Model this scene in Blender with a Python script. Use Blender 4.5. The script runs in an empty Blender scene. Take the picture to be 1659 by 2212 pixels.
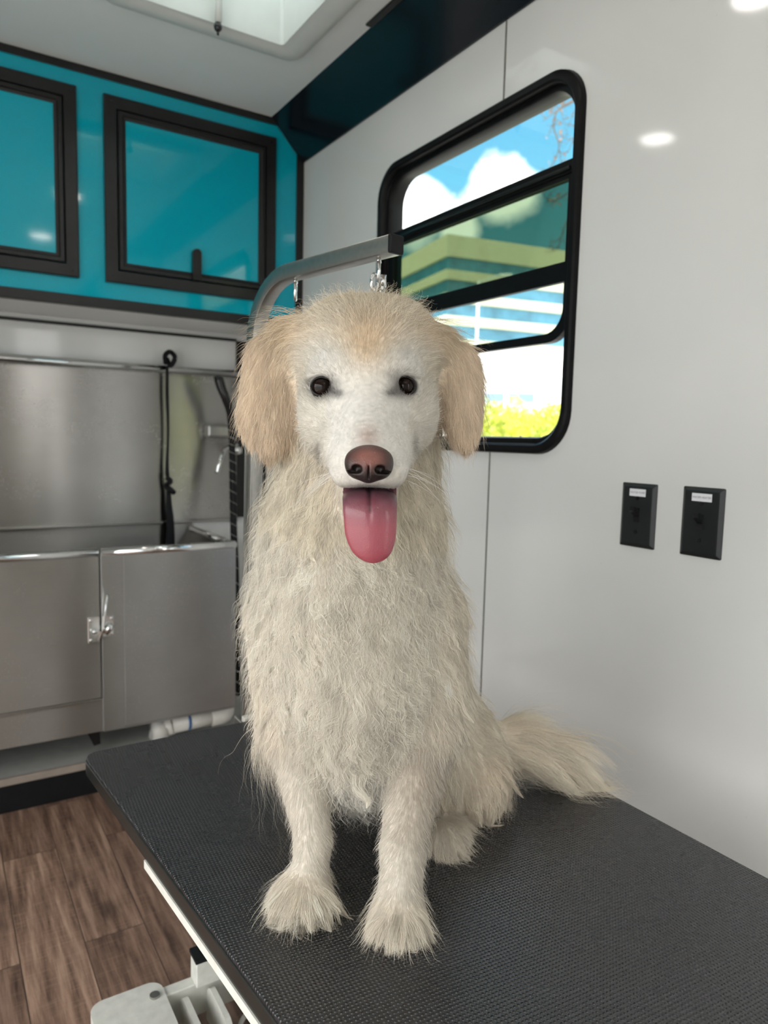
import bpy, bmesh, math, random
import numpy as np
from mathutils import Vector, Matrix

random.seed(7)
rng = np.random.default_rng(11)
scene = bpy.context.scene
COL = scene.collection

# ------------------------------------------------------------------ camera
CAM_H = 1.03                      # phone height above the van floor
F_PX, YAW, PITCH, ROLL = 1560.74, 0.5628, -0.1007, 0.0240
def cam_axes(a, b, c):
    ca, sa, cb, sb, cc, sc = math.cos(a), math.sin(a), math.cos(b), math.sin(b), math.cos(c), math.sin(c)
    fwd = np.array([sa*cb, ca*cb, sb]); r0 = np.array([ca, -sa, 0.0]); u0 = np.cross(r0, fwd)
    return np.array([r0*cc + u0*sc, -(-r0*sc + u0*cc), fwd])      # right, down, forward
RC = cam_axes(YAW, PITCH, ROLL)
EYE = np.array([0.0, 0.0, CAM_H])
cam_data = bpy.data.cameras.new('camera')
cam = bpy.data.objects.new('camera', cam_data)
COL.objects.link(cam)
cam_data.sensor_fit = 'HORIZONTAL'
cam_data.sensor_width = 36.0
cam_data.lens = 36.0 * F_PX / 1659.0
cam_data.dof.use_dof = True
cam_data.dof.focus_distance = 0.74
cam_data.dof.aperture_fstop = 8.8
cam_data.clip_start = 0.02
cam_data.clip_end = 1000
M = Matrix.Identity(4)
for i in range(3):
    M[i][0], M[i][1], M[i][2], M[i][3] = RC[0][i], -RC[1][i], -RC[2][i], EYE[i]
cam.matrix_world = M
scene.camera = cam

def ray(px, py):
    return np.array([(px-829.5)/F_PX, (py-1106)/F_PX, 1.0]) @ RC
def on_x(px, py, x):
    d = ray(px, py); return EYE + d*(x/d[0])
def on_y(px, py, y):
    d = ray(px, py); return EYE + d*(y/d[1])
def on_z(px, py, z):
    d = ray(px, py); return EYE + d*((z-CAM_H)/d[2])

scene.view_settings.view_transform = 'Standard'
scene.view_settings.look = 'None'
scene.view_settings.gamma = 1.0
scene.view_settings.exposure = -0.08
scene.view_settings.use_curve_mapping = False
scene.cycles.use_denoising = True
scene.cycles.max_bounces = 9
scene.cycles.diffuse_bounces = 5
scene.cycles.glossy_bounces = 5
scene.cycles.transparent_max_bounces = 24
scene.cycles.sample_clamp_indirect = 6.0
scene.cycles_curves.shape = 'RIBBONS'

# ------------------------------------------------------------------ sky and sun
world = bpy.data.worlds.new('sky')
scene.world = world
world.use_nodes = True
def build_sky():
    nt = world.node_tree; nt.nodes.clear(); N = nt.nodes.new; L = nt.links.new
    out = N('ShaderNodeOutputWorld'); bg = N('ShaderNodeBackground'); L(bg.outputs[0], out.inputs[0])
    tc = N('ShaderNodeTexCoord'); sep = N('ShaderNodeSeparateXYZ'); L(tc.outputs['Generated'], sep.inputs[0])
    ramp = N('ShaderNodeValToRGB'); L(sep.outputs['Z'], ramp.inputs[0])
    e = ramp.color_ramp.elements
    e[0].position = 0.0; e[0].color = (0.50, 0.80, 0.95, 1)
    e[1].position = 0.9; e[1].color = (0.06, 0.30, 0.72, 1)
    m = e.new(0.28); m.color = (0.22, 0.69, 0.96, 1)
    m = e.new(0.42); m.color = (0.13, 0.54, 0.90, 1)
    nz = N('ShaderNodeTexNoise'); nz.inputs['Scale'].default_value = 5.0; nz.inputs['Detail'].default_value = 7.0; nz.inputs['Roughness'].default_value = 0.55
    mp = N('ShaderNodeMapping'); L(tc.outputs['Generated'], mp.inputs[0]); mp.inputs['Scale'].default_value = (1, 1, 1.5); L(mp.outputs[0], nz.inputs[0])
    # cumulus over the office block, unseen ones added for fill light, edges by noise
    acc = None
    for c, r in (((0.618, 0.722, 0.312), 0.050), ((0.532, 0.795, 0.286), 0.055), ((0.585, 0.765, 0.270), 0.035), ((0.45, 0.85, 0.27), 0.08), ((-0.88, 0.25, 0.40), 0.75), ((-0.75, -0.45, 0.45), 0.7), ((0.15, -0.97, 0.15), 0.45), ((0.82, -0.15, 0.55), 0.62), ((0.35, 0.58, 0.76), 0.34), ((0.0, 0.35, 0.93), 0.5)):
        vd = N('ShaderNodeVectorMath'); vd.operation = 'DISTANCE'; L(tc.outputs['Generated'], vd.inputs[0]); vd.inputs[1].default_value = c
        mr = N('ShaderNodeMapRange'); mr.inputs['From Min'].default_value = r*1.25; mr.inputs['From Max'].default_value = r*0.35; L(vd.outputs['Value'], mr.inputs[0])
        if acc is None: acc = mr.outputs[0]
        else:
            mx = N('ShaderNodeMath'); mx.operation = 'MAXIMUM'; L(acc, mx.inputs[0]); L(mr.outputs[0], mx.inputs[1]); acc = mx.outputs[0]
    nz2 = N('ShaderNodeTexNoise'); nz2.inputs['Scale'].default_value = 16.0; nz2.inputs['Detail'].default_value = 6.0; L(tc.outputs['Generated'], nz2.inputs[0])
    a1 = N('ShaderNodeMath'); a1.operation = 'MULTIPLY_ADD'; L(nz2.outputs[0], a1.inputs[0]); a1.inputs[1].default_value = 1.3; L(acc, a1.inputs[2])
    mr = N('ShaderNodeMapRange'); mr.inputs['From Min'].default_value = 0.95; mr.inputs['From Max'].default_value = 1.45; mr.clamp = True; L(a1.outputs[0], mr.inputs[0])
    mix = N('ShaderNodeMix'); mix.data_type = 'RGBA'; L(mr.outputs[0], mix.inputs['Factor']); L(ramp.outputs[0], mix.inputs['A']); mix.inputs['B'].default_value = (3.1, 3.08, 3.03, 1)
    L(mix.outputs['Result'], bg.inputs[0]); bg.inputs[1].default_value = 1.7
build_sky()
sun_data = bpy.data.lights.new('sun', 'SUN'); sun_data.energy = 9.0; sun_data.angle = 0.01; sun_data.color = (1.0, 0.95, 0.86)
sun = bpy.data.objects.new('sun', sun_data); COL.objects.link(sun)
sun.rotation_euler = Vector((0.32, 0.19, -0.93)).to_track_quat('-Z', 'Y').to_euler()
LAMP_POWER = 26.0                 # radiance of the ceiling LED discs

# ------------------------------------------------------------------ materials
def pset(b, **k):
    for n, v in k.items():
        n = n.replace('_', ' ')
        if n in b.inputs: b.inputs[n].default_value = v
class NT:
    """small node-tree writer"""
    def __init__(s, name):
        s.m = bpy.data.materials.new(name); s.m.use_nodes = True
        s.t = s.m.node_tree; s.b = s.t.nodes['Principled BSDF']; s.out = s.t.nodes['Material Output']
    def n(s, kind, **k):
        x = s.t.nodes.new('ShaderNode'+kind)
        for a, v in k.items():
            if hasattr(x, a): setattr(x, a, v)
            else: x.inputs[a.replace('_', ' ')].default_value = v
        return x
    def l(s, a, b): s.t.links.new(a, b)
    def coord(s, scale=(1, 1, 1), rot=(0, 0, 0), loc=(0, 0, 0)):
        tc = s.n('TexCoord'); mp = s.n('Mapping'); s.l(tc.outputs['Object'], mp.inputs[0])
        mp.inputs['Scale'].default_value = scale; mp.inputs['Rotation'].default_value = rot; mp.inputs['Location'].default_value = loc
        return mp.outputs[0]
    def noise(s, vec, scale, detail=3.0, rough=0.5):
        x = s.n('TexNoise'); x.inputs['Scale'].default_value = scale; x.inputs['Detail'].default_value = detail; x.inputs['Roughness'].default_value = rough
        if vec is not None: s.l(vec, x.inputs[0])
        return x.outputs[0]
    def ramp(s, fac, stops):
        x = s.n('ValToRGB'); s.l(fac, x.inputs[0]); e = x.color_ramp.elements
        while len(e) < len(stops): e.new(0.5)
        for i, (p, c) in enumerate(stops):
            e[i].position = p; e[i].color = (*c, 1) if len(c) == 3 else c
        return x.outputs[0]
    def math(s, op, a, b=None, c=None):
        x = s.n('Math', operation=op)
        for i, v in enumerate((a, b, c)):
            if v is None: continue
            if isinstance(v, (int, float)): x.inputs[i].default_value = v
            else: s.l(v, x.inputs[i])
        return x.outputs[0]
    def mixc(s, fac, a, b, blend='MIX'):
        x = s.n('Mix', data_type='RGBA', blend_type=blend)
        for nm, v in (('Factor', fac), ('A', a), ('B', b)):
            if isinstance(v, (int, float)): x.inputs[nm].default_value = v
            elif isinstance(v, tuple): x.inputs[nm].default_value = (*v, 1)
            else: s.l(v, x.inputs[nm])
        return x.outputs['Result']
    def bump(s, h, strength=0.3, dist=0.001):
        x = s.n('Bump'); x.inputs['Strength'].default_value = strength; x.inputs['Distance'].default_value = dist
        s.l(h, x.inputs['Height']); s.l(x.outputs[0], s.b.inputs['Normal'])

def plain(name, col, rough=0.5, metal=0.0, spec=0.5, var=0.06, scale=30.0, bump=0.0, **k):
    t = NT(name); pset(t.b, Roughness=rough, Metallic=metal, **k)
    t.b.inputs['Specular IOR Level'].default_value = spec
    v = t.coord(); n = t.noise(v, scale)
    lo = tuple(c*(1-var) for c in col); hi = tuple(min(1, c*(1+var)) for c in col)
    t.l(t.ramp(n, [(0.3, lo), (0.7, hi)]), t.b.inputs['Base Color'])
    if bump: t.bump(n, bump, 0.001)
    return t.m

def mk_wall():
    t = NT('glossy_white_panel'); pset(t.b, Roughness=0.07); t.b.inputs['Specular IOR Level'].default_value = 0.35
    v = t.coord(); n1 = t.noise(v, 3.0, 4); n2 = t.noise(v, 70.0, 5, 0.62)
    base = t.ramp(n1, [(0.3, (0.70, 0.71, 0.70)), (0.7, (0.74, 0.745, 0.735))])
    specks = t.ramp(n2, [(0.70, (0, 0, 0)), (0.76, (1, 1, 1))])
    t.l(t.mixc(t.math('MULTIPLY', specks, 0.30), base, (0.36, 0.33, 0.30)), t.b.inputs['Base Color'])
    t.bump(n1, 0.03, 0.01)
    return t.m
def mk_steel(name, rough, aniso, col=0.60, rot=0.0, spots=True):
    t = NT(name); pset(t.b, Metallic=1.0, Roughness=rough, Anisotropic=aniso)
    t.b.inputs['Anisotropic Rotation'].default_value = rot
    tg = t.n('Tangent', direction_type='UV_MAP'); t.l(tg.outputs[0], t.b.inputs['Tangent'])
    v = t.coord(); sm = t.noise(v, 6.0, 6, 0.6);
    br = t.noise(t.coord(scale=(2.0, 2.0, 260.0)), 5.0, 2)
    c = t.mixc(0.25, t.ramp(sm, [(0.3, (col*.92, col*.88, col*.82)), (0.7, (col*1.08, col*1.04, col*.98))]), t.ramp(br, [(0.3, (col*.8,)*3), (0.7, (col*1.1,)*3)]))
    if spots:                                     # dried water drops and soap spots
        vor = t.n('TexVoronoi'); vor.inputs['Scale'].default_value = 150.0; t.l(v, vor.inputs[0])
        msk = t.math('MULTIPLY', t.math('LESS_THAN', vor.outputs['Distance'], 0.20), t.math('GREATER_THAN', t.noise(v, 7.0, 3), 0.56))
        c = t.mixc(t.math('MULTIPLY', msk, 0.30), c, (0.85, 0.85, 0.83))
        t.l(t.math('ADD', t.math('MULTIPLY', msk, 0.15), rough), t.b.inputs['Roughness'])
    t.l(c, t.b.inputs['Base Color'])
    return t.m
def mk_floor():
    t = NT('wood_plank_vinyl'); pset(t.b, Roughness=0.42)
    v = t.coord(rot=(0, 0, math.pi/2))
    br = t.n('TexBrick'); t.l(v, br.inputs[0])
    br.offset = 0.37; br.inputs['Scale'].default_value = 1.0; br.inputs['Brick Width'].default_value = 0.62; br.inputs['Row Height'].default_value = 0.1175
    br.inputs['Mortar Size'].default_value = 0.0012; br.inputs['Mortar Smooth'].default_value = 0.3; br.inputs['Bias'].default_value = -0.05
    br.inputs['Color1'].default_value = (0.0, 0.0, 0.0, 1); br.inputs['Color2'].default_value = (1, 1, 1, 1); br.inputs['Mortar'].default_value = (0.4, 0.4, 0.4, 1)
    sh = t.n('VectorMath', operation='SCALE'); t.l(br.outputs['Color'], sh.inputs[0]); sh.inputs['Scale'].default_value = 7.3
    def pv(scale):
        ad = t.n('VectorMath', operation='ADD'); t.l(t.coord(scale=scale), ad.inputs[0]); t.l(sh.outputs[0], ad.inputs[1]); return ad.outputs[0]
    g1 = t.noise(pv((30, 2.0, 1)), 2.0, 9, 0.66)
    g2 = t.noise(pv((9, 2.6, 1)), 1.7, 3, 0.55)
    g3 = t.noise(pv((5, 60, 1)), 3.0, 5, 0.6)
    wood = t.ramp(g1, [(0.33, (0.075, 0.042, 0.031)), (0.5, (0.235, 0.145, 0.106)), (0.66, (0.42, 0.285, 0.215))])
    wood = t.mixc(t.math('MULTIPLY', t.ramp(g3, [(0.50, (0, 0, 0)), (0.64, (1, 1, 1))]), 0.22), wood, (0.40, 0.28, 0.20))
    knots = t.ramp(g2, [(0.60, (0, 0, 0)), (0.74, (1, 1, 1))])
    wood = t.mixc(t.math('MULTIPLY', knots, 0.75), wood, (0.045, 0.026, 0.020))
    tone = t.ramp(br.outputs['Color'], [(0.0, (0.70, 0.66, 0.64)), (1.0, (1.15, 1.12, 1.08))])
    wood = t.mixc(1.0, wood, tone, 'MULTIPLY')
    wood = t.mixc(t.math('MULTIPLY', br.outputs['Fac'], 0.8), wood, (0.03, 0.02, 0.016))
    t.l(wood, t.b.inputs['Base Color'])
    t.bump(t.math('ADD', g1, t.math('MULTIPLY', br.outputs['Fac'], -2.0)), 0.25, 0.0015)
    return t.m
def mk_mat():
    t = NT('black_pyramid_rubber'); pset(t.b, Roughness=0.26); t.b.inputs['Specular IOR Level'].default_value = 0.95
    tc = t.n('TexCoord'); mp = t.n('Mapping'); t.l(tc.outputs['Object'], mp.inputs[0]); mp.inputs['Rotation'].default_value = (0, 0, math.radians(4))
    sp = t.n('SeparateXYZ'); t.l(mp.outputs[0], sp.inputs[0])
    k = 2*math.pi/0.00415
    sx = t.math('COSINE', t.math('MULTIPLY', sp.outputs[0], k)); sy = t.math('COSINE', t.math('MULTIPLY', sp.outputs[1], k))
    h = t.math('MULTIPLY', t.math('ADD', t.math('MULTIPLY', sx, 0.5), 0.5), t.math('ADD', t.math('MULTIPLY', sy, 0.5), 0.5))
    h = t.math('POWER', h, 1.3)
    v = t.coord(); n = t.noise(v, 9.0, 5, 0.6); fz = t.noise(t.coord(scale=(1, 5, 1)), 40.0, 4)
    base = t.ramp(n, [(0.35, (0.0110, 0.0120, 0.0145)), (0.7, (0.0150, 0.0162, 0.0195))])
    dust = t.math('MULTIPLY', t.ramp(fz, [(0.62, (0, 0, 0)), (0.75, (1, 1, 1))]), 0.05)
    t.l(t.mixc(dust, base, (0.35, 0.36, 0.38)), t.b.inputs['Base Color'])
    t.l(t.ramp(n, [(0.3, (0.25,)*3), (0.7, (0.30,)*3)]), t.b.inputs['Roughness'])
    t.bump(h, 0.9, 0.0019)
    return t.m
def mk_glass(name, tint, refl=0.06, extra=None):
    t = NT(name); t.t.nodes.remove(t.b)
    tr = t.n('BsdfTransparent'); tr.inputs[0].default_value = (*tint, 1)
    gl = t.n('BsdfGlossy'); gl.inputs['Roughness'].default_value = 0.02
    fr = t.n('LayerWeight'); fr.inputs['Blend'].default_value = 0.25
    mx = t.n('MixShader'); t.l(t.math('MULTIPLY', fr.outputs['Fresnel'], refl*4), mx.inputs[0]); t.l(tr.outputs[0], mx.inputs[1]); t.l(gl.outputs[0], mx.inputs[2])
    t.l(mx.outputs[0], t.out.inputs[0])
    return t.m
def mk_emit(name, col, strength):
    t = NT(name); t.t.nodes.remove(t.b)
    e = t.n('Emission'); e.inputs[0].default_value = (*col, 1); e.inputs[1].default_value = strength
    t.l(e.outputs[0], t.out.inputs[0]); return t.m
def mk_dome():
    t = NT('frosted_acrylic'); t.t.nodes.remove(t.b)
    tr = t.n('BsdfTransparent'); tr.inputs[0].default_value = (0.80, 0.92, 0.92, 1)
    tl = t.n('BsdfTranslucent'); tl.inputs[0].default_value = (0.34, 0.385, 0.37, 1)
    gl = t.n('BsdfGlossy'); gl.inputs['Roughness'].default_value = 0.05
    m1 = t.n('MixShader'); m1.inputs[0].default_value = 1.0; t.l(tr.outputs[0], m1.inputs[1]); t.l(tl.outputs[0], m1.inputs[2])
    m2 = t.n('MixShader'); m2.inputs[0].default_value = 0.08; t.l(m1.outputs[0], m2.inputs[1]); t.l(gl.outputs[0], m2.inputs[2])
    t.l(m2.outputs[0], t.out.inputs[0]); return t.m
MT = dict(
    wall=mk_wall(),
    ceil=plain('matte_white_ceiling', (0.84, 0.86, 0.855), 0.42, spec=0.3, var=0.02, scale=4),
    navy=plain('gloss_navy_panel', (0.0035, 0.008, 0.013), 0.14, spec=0.35, var=0.3, scale=3),
    teal=plain('gloss_teal_laminate', (0.0, 0.37, 0.48), 0.07, spec=0.5, var=0.03, scale=3),
    blk=plain('black_anodised_trim', (0.0100, 0.0095, 0.0098), 0.33, metal=0.0, spec=0.42, var=0.25, scale=60),
    blkgloss=plain('black_gloss_plastic', (0.010, 0.0105, 0.012), 0.16, spec=0.5, var=0.15, scale=50),
    blkw=plain('matt_black_window_frame', (0.0050, 0.0050, 0.0055), 0.42, spec=0.15, var=0.2, scale=60),
    rubber=plain('black_rubber', (0.006, 0.0065, 0.0075), 0.55, spec=0.25, var=0.2, scale=50, bump=0.1),
    plate=plain('black_switch_plastic', (0.010, 0.013, 0.014), 0.38, spec=0.4, var=0.1, scale=90),
    seam=plain('grey_panel_joint', (0.16, 0.155, 0.14), 0.6, var=0.2, scale=80),
    steel=mk_steel('brushed_stainless', 0.34, 1.0, 0.45, rot=0.25),
    splash=mk_steel('polished_brushed_stainless', 0.27, 1.0, 0.42, rot=0.25),
    chrome=plain('chrome', (0.78, 0.78, 0.77), 0.09, metal=1.0, var=0.03),
    satin=plain('satin_stainless_tube', (0.42, 0.41, 0.385), 0.32, metal=1.0, var=0.06, scale=120),
    mat=mk_mat(), floor=mk_floor(),
    white=plain('white_powder_coat', (0.66, 0.66, 0.61), 0.45, var=0.08, scale=60, bump=0.05),
    hatch=plain('white_moulded_plastic', (0.66, 0.68, 0.66), 0.35, var=0.02),
    pvc=plain('white_pvc', (0.62, 0.60, 0.55), 0.4, var=0.06), blue=plain('blue_tape', (0.03, 0.12, 0.30), 0.5),
    grey=plain('grey_plinth_paint', (0.42, 0.42, 0.40), 0.5, var=0.06), taupe=plain('taupe_floor_trim', (0.30, 0.25, 0.21), 0.4, var=0.1),
    paper=plain('white_label_paper', (0.80, 0.81, 0.85), 0.6, var=0.02), ink=plain('grey_ink', (0.16, 0.16, 0.20), 0.6),
    strap=plain('black_nylon_webbing', (0.012, 0.012, 0.014), 0.7, spec=0.2, var=0.3, scale=300, bump=0.3),
    edge=plain('black_table_edge_strip', (0.016, 0.017, 0.016), 0.22, spec=0.5, var=0.15, scale=40),
    glass_clear=mk_glass('clear_window_glass', (0.92, 0.92, 0.90)), glass_green=mk_glass('green_tinted_glass', (0.36, 0.42, 0.34), 0.05),
    glass_pale=mk_glass('pale_tinted_glass', (0.84, 0.88, 0.88), 0.05), dome=mk_dome(),
    lamp=mk_emit('led_diffuser', (1.0, 0.965, 0.91), LAMP_POWER),
)

# ------------------------------------------------------------------ mesh helpers
def link(name, me, mat=None, parent=None, smooth=False):
    o = bpy.data.objects.new(name, me); COL.objects.link(o)
    if mat: me.materials.append(MT[mat] if isinstance(mat, str) else mat)
    if smooth:
        me.polygons.foreach_set('use_smooth', [True]*len(me.polygons))
    if parent is not None:
        o.parent = parent
        if parent.type == 'EMPTY' or True:
            o.matrix_parent_inverse = world_of(parent).inverted()
    return o
def world_of(o):
    m = o.matrix_basis.copy()
    if o.parent is not None: m = world_of(o.parent) @ o.matrix_parent_inverse @ m
    return m
def obj(name, bm, mat, parent=None, smooth=False, uv=False, angle=None):
    bmesh.ops.recalc_face_normals(bm, faces=bm.faces[:])
    me = bpy.data.meshes.new(name)
    if uv:
        lay = bm.loops.layers.uv.new('UVMap')
        for f in bm.faces:
            n = f.normal
            for l in f.loops:
                c = l.vert.co
                l[lay].uv = (c.y, c.z) if abs(n.x) > max(abs(n.y), abs(n.z)) else ((c.x, c.z) if abs(n.y) > abs(n.z) else (c.x, c.y))
    bm.to_mesh(me); bm.free()
    o = link(name, me, mat, parent, smooth)
    if angle is not None and smooth:
        me.set_sharp_from_angle(angle=math.radians(angle))
    return o
def thing(name, label, cat, loc, group=None, rotz=0.0):
    o = bpy.data.objects.new(name, None); COL.objects.link(o)
    o.location = loc; o.rotation_euler = (0, 0, rotz); o.empty_display_size = 0.05
    o['label'] = label; o['category'] = cat
    if group: o['group'] = group
    return o
def tag(o, label, cat, group=None, kind=None):
    o['label'] = label; o['category'] = cat
    if group: o['group'] = group
    if kind: o['kind'] = kind
    return o
def structure(o, label=None):
    o['kind'] = 'structure'
    if label: o['label'] = label
    return o
def nb(): return bmesh.new()
def box(bm, x0, x1, y0, y1, z0, z1, bevel=0.0, seg=2):
    x0, x1 = min(x0, x1), max(x0, x1); y0, y1 = min(y0, y1), max(y0, y1); z0, z1 = min(z0, z1), max(z0, z1)
    r = bmesh.ops.create_cube(bm, size=1.0, matrix=Matrix.Translation(((x0+x1)/2, (y0+y1)/2, (z0+z1)/2)) @ Matrix.Diagonal((x1-x0, y1-y0, z1-z0, 1)))
    if bevel > 0:
        es = list({e for v in r['verts'] for e in v.link_edges})
        bmesh.ops.bevel(bm, geom=es, offset=bevel, segments=seg, affect='EDGES', profile=0.5)
    return bm
def bx(*a, **k): return box(nb(), *a, **k)
def prism(bm, poly, h0, h1, axis='z'):
    """poly: 2D outline; axis z -> (x,y), axis y -> (x,z), axis x -> (y,z)"""
    def P(u, v, h): return (u, v, h) if axis == 'z' else ((u, h, v) if axis == 'y' else (h, u, v))
    a = [bm.verts.new(P(u, v, h0)) for u, v in poly]; b = [bm.verts.new(P(u, v, h1)) for u, v in poly]
    n = len(poly)
    bm.faces.new(a); bm.faces.new(b[::-1])
    for i in range(n): bm.faces.new((a[i], b[i], b[(i+1) % n], a[(i+1) % n]))
    return bm
def rrect(u0, u1, v0, v1, r, k=8):
    """rounded rectangle; r one radius or four (u0v0, u1v0, u1v1, u0v1)"""
    r = (r,)*4 if isinstance(r, (int, float)) else r
    pts = []
    for (cu, cv, a0, rr) in ((u0+r[0], v0+r[0], 180, r[0]), (u1-r[1], v0+r[1], 270, r[1]), (u1-r[2], v1-r[2], 0, r[2]), (u0+r[3], v1-r[3], 90, r[3])):
        for i in range(k+1):
            a = math.radians(a0 + 90*i/k); pts.append((cu+rr*math.cos(a), cv+rr*math.sin(a)))
    return pts
def ring(bm, loops, axis='x'):
    """loft of closed outlines [(poly, h), ...] lofted in order and closed back to the first: a frame"""
    def P(u, v, h): return (u, v, h) if axis == 'z' else ((u, h, v) if axis == 'y' else (h, u, v))
    L = [[bm.verts.new(P(u, v, h)) for u, v in poly] for poly, h in loops]
    n = len(L[0])
    for j in range(len(L)):
        a, b = L[j], L[(j+1) % len(L)]
        for i in range(n): bm.faces.new((a[i], a[(i+1) % n], b[(i+1) % n], b[i]))
    return bm
def sweep(bm, pts, prof, closed=False, caps=True, up=(0, 0, 1)):
    """sweep a 2D profile along a path with a steady up direction"""
    P = [Vector(p) for p in pts]; n = len(P); rows = []
    upv = Vector(up)
    for i in range(n):
        a = P[(i-1) % n] if (closed or i > 0) else P[i]; b = P[(i+1) % n] if (closed or i < n-1) else P[i]
        t = (b-a).normalized()
        s = t.cross(upv)
        if s.length < 1e-3: s = t.cross(Vector((0, 1, 0))) if i == 0 else prev
        s.normalize(); u = s.cross(t).normalized(); prev = s
        if i == 0 or not rows: ps = s
        if s.dot(ps) < 0: s = -s; u = -u
        ps = s
        sc = prof(i/(max(1, n-1))) if callable(prof) else prof
        rows.append([bm.verts.new(P[i] + s*q[0] + u*q[1]) for q in sc])
    m = len(rows[0])
    for i in range(n if closed else n-1):
        a, b = rows[i], rows[(i+1) % n]
        for j in range(m): bm.faces.new((a[j], a[(j+1) % m], b[(j+1) % m], b[j]))
    if caps and not closed:
        bm.faces.new(rows[0][::-1]); bm.faces.new(rows[-1])
    return bm
def circ(r, k=14, ry=None):
    return [(r*math.cos(2*math.pi*i/k), (ry or r)*math.sin(2*math.pi*i/k)) for i in range(k)]
def tube(bm, pts, r, k=14, closed=False, up=(0, 0, 1)):
    return sweep(bm, pts, (lambda t: circ(r(t), k)) if callable(r) else circ(r, k), closed, up=up)
def cyl(bm, p0, p1, r, k=20, r2=None):
    p0, p1 = Vector(p0), Vector(p1); d = p1-p0
    up = (0, 0, 1) if abs(d.normalized().z) < 0.9 else (0, 1, 0)
    return sweep(bm, [p0, p1], lambda t: circ(r + ((r2 if r2 is not None else r)-r)*t, k), up=up)
def ball(bm, c, r, sc=(1, 1, 1), u=16, v=10):
    bmesh.ops.create_uvsphere(bm, u_segments=u, v_segments=v, radius=r, matrix=Matrix.Translation(c) @ Matrix.Diagonal((*sc, 1)))
    return bm
def spline(pts, n=12):
    """Catmull-Rom through points"""
    P = [np.array(p, float) for p in pts]; P = [2*P[0]-P[1]] + P + [2*P[-1]-P[-2]]
    out = []
    for i in range(1, len(P)-2):
        for k in range(n):
            t = k/n; a, b, c, d = P[i-1], P[i], P[i+1], P[i+2]
            out.append(0.5*((2*b)+(c-a)*t+(2*a-5*b+4*c-d)*t*t+(3*b-a-3*c+d)*t**3))
    out.append(P[-2]); return [tuple(p) for p in out]

# ================================================================== the van body
XL, XR, YB, YF, ZC = -1.00, 1.07, 2.55, -1.40, 2.035       # side walls, back wall, rear doors, ceiling
H0 = CAM_H
structure(obj('floor', bx(XL-.05, XR+.05, YF-.05, YB+.05, -0.06, 0.0), 'floor'))
def holed(name, u0, u1, v0, v1, hole, h0, h1, axis, mat):
    k = len(hole)//4 - 1
    e = 1e-4
    outer = rrect(u0, u1, v0, v1, e, k)
    bm = ring(nb(), [(outer, h0), (hole, h0), (hole, h1), (outer, h1)], axis)
    return structure(obj(name, bm, mat))
# ceiling with the roof hatch cut-out
HX0, HX1, HY0, HY1 = 0.425, 0.800, 1.420, 1.800
holed('ceiling', XL, XR+.05, YF, YB+.05, rrect(HX0, HX1, HY0, HY1, 0.02, 4), ZC, ZC+.05, 'z', 'ceil')
# right wall with the window cut-out
WY0, WY1, WZ0, WZ1 = 1.016, 1.752, H0-0.024, H0+0.726
holed('wall_right', YF, YB, 0.0, ZC, rrect(WY0+.02, WY1-.02, WZ0+.02, WZ1-.02, 0.07, 8), XR, XR+.045, 'x', 'wall')
structure(obj('wall_back', bx(XL, XR, YB, YB+.05, 0, ZC), 'wall'))
holed('wall_left', YF, YB, 0.0, ZC, rrect(-1.34, 1.30, 0.04, 1.62, 0.03, 8), XL-.045, XL, 'x', 'wall')  # left opening added out of view, sized for the daylight it lets in
holed('wall_rear', XL, XR, 0.0, ZC, rrect(0.60, 0.94, 0.04, 1.88, 0.03, 8), YF-.045, YF, 'y', 'wall')
# gloss navy cove between ceiling and right wall
structure(obj('trim_1', prism(nb(), [(0.954, ZC-.0005), (1.0695, ZC-.0005), (1.0695, H0+0.890), (1.064, H0+0.890)], YF, 2.236, 'y'), 'navy'), 'gloss navy cove panel between ceiling and right wall')
structure(obj('trim_2', bx(0.935, 0.954, YF, 1.62, ZC-.006, ZC-.0005, 0.002), 'blk'), 'black strip along the cove panel')
structure(obj('trim_3', bx(XR-.0012, XR-.0002, 1.2520, 1.2565, WZ1, H0+0.889), 'seam'), 'wall panel joint above the window')
structure(obj('trim_4', bx(XR-.0012, XR-.0002, 1.2525, 1.2565, 0.02, WZ0), 'seam'), 'wall panel joint below the window')
structure(obj('trim_5', bx(0.955, XR-.001, YB-.018, YB-.001, H0-.30, H0+.338), 'blk'), 'black corner trim at the right end of the back wall')
structure(obj('trim_6', bx(XL, 0.955, YB-.012, YB-.001, H0+.337, H0+.346), 'blk'), 'thin black strip under the overhead cabinet')

def doorway(name, axis, u0, u1, v0, v1, h):
    f = ring(nb(), [(rrect(u0-.03, u1+.03, v0-.03, v1+.03, .04), h-.006), (rrect(u0+.012, u1-.012, v0+.012, v1-.012, .03), h-.006), (rrect(u0+.012, u1-.012, v0+.012, v1-.012, .03), h+.004), (rrect(u0-.03, u1+.03, v0-.03, v1+.03, .04), h+.004)], axis)
    structure(obj(name, f, 'blk'), 'unseen open doorway frame')
doorway('door_1', 'y', 0.60, 0.94, 0.04, 1.88, YF+.005)
doorway('door_2', 'x', -1.34, 1.30, 0.04, 1.62, XL+.005)

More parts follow.
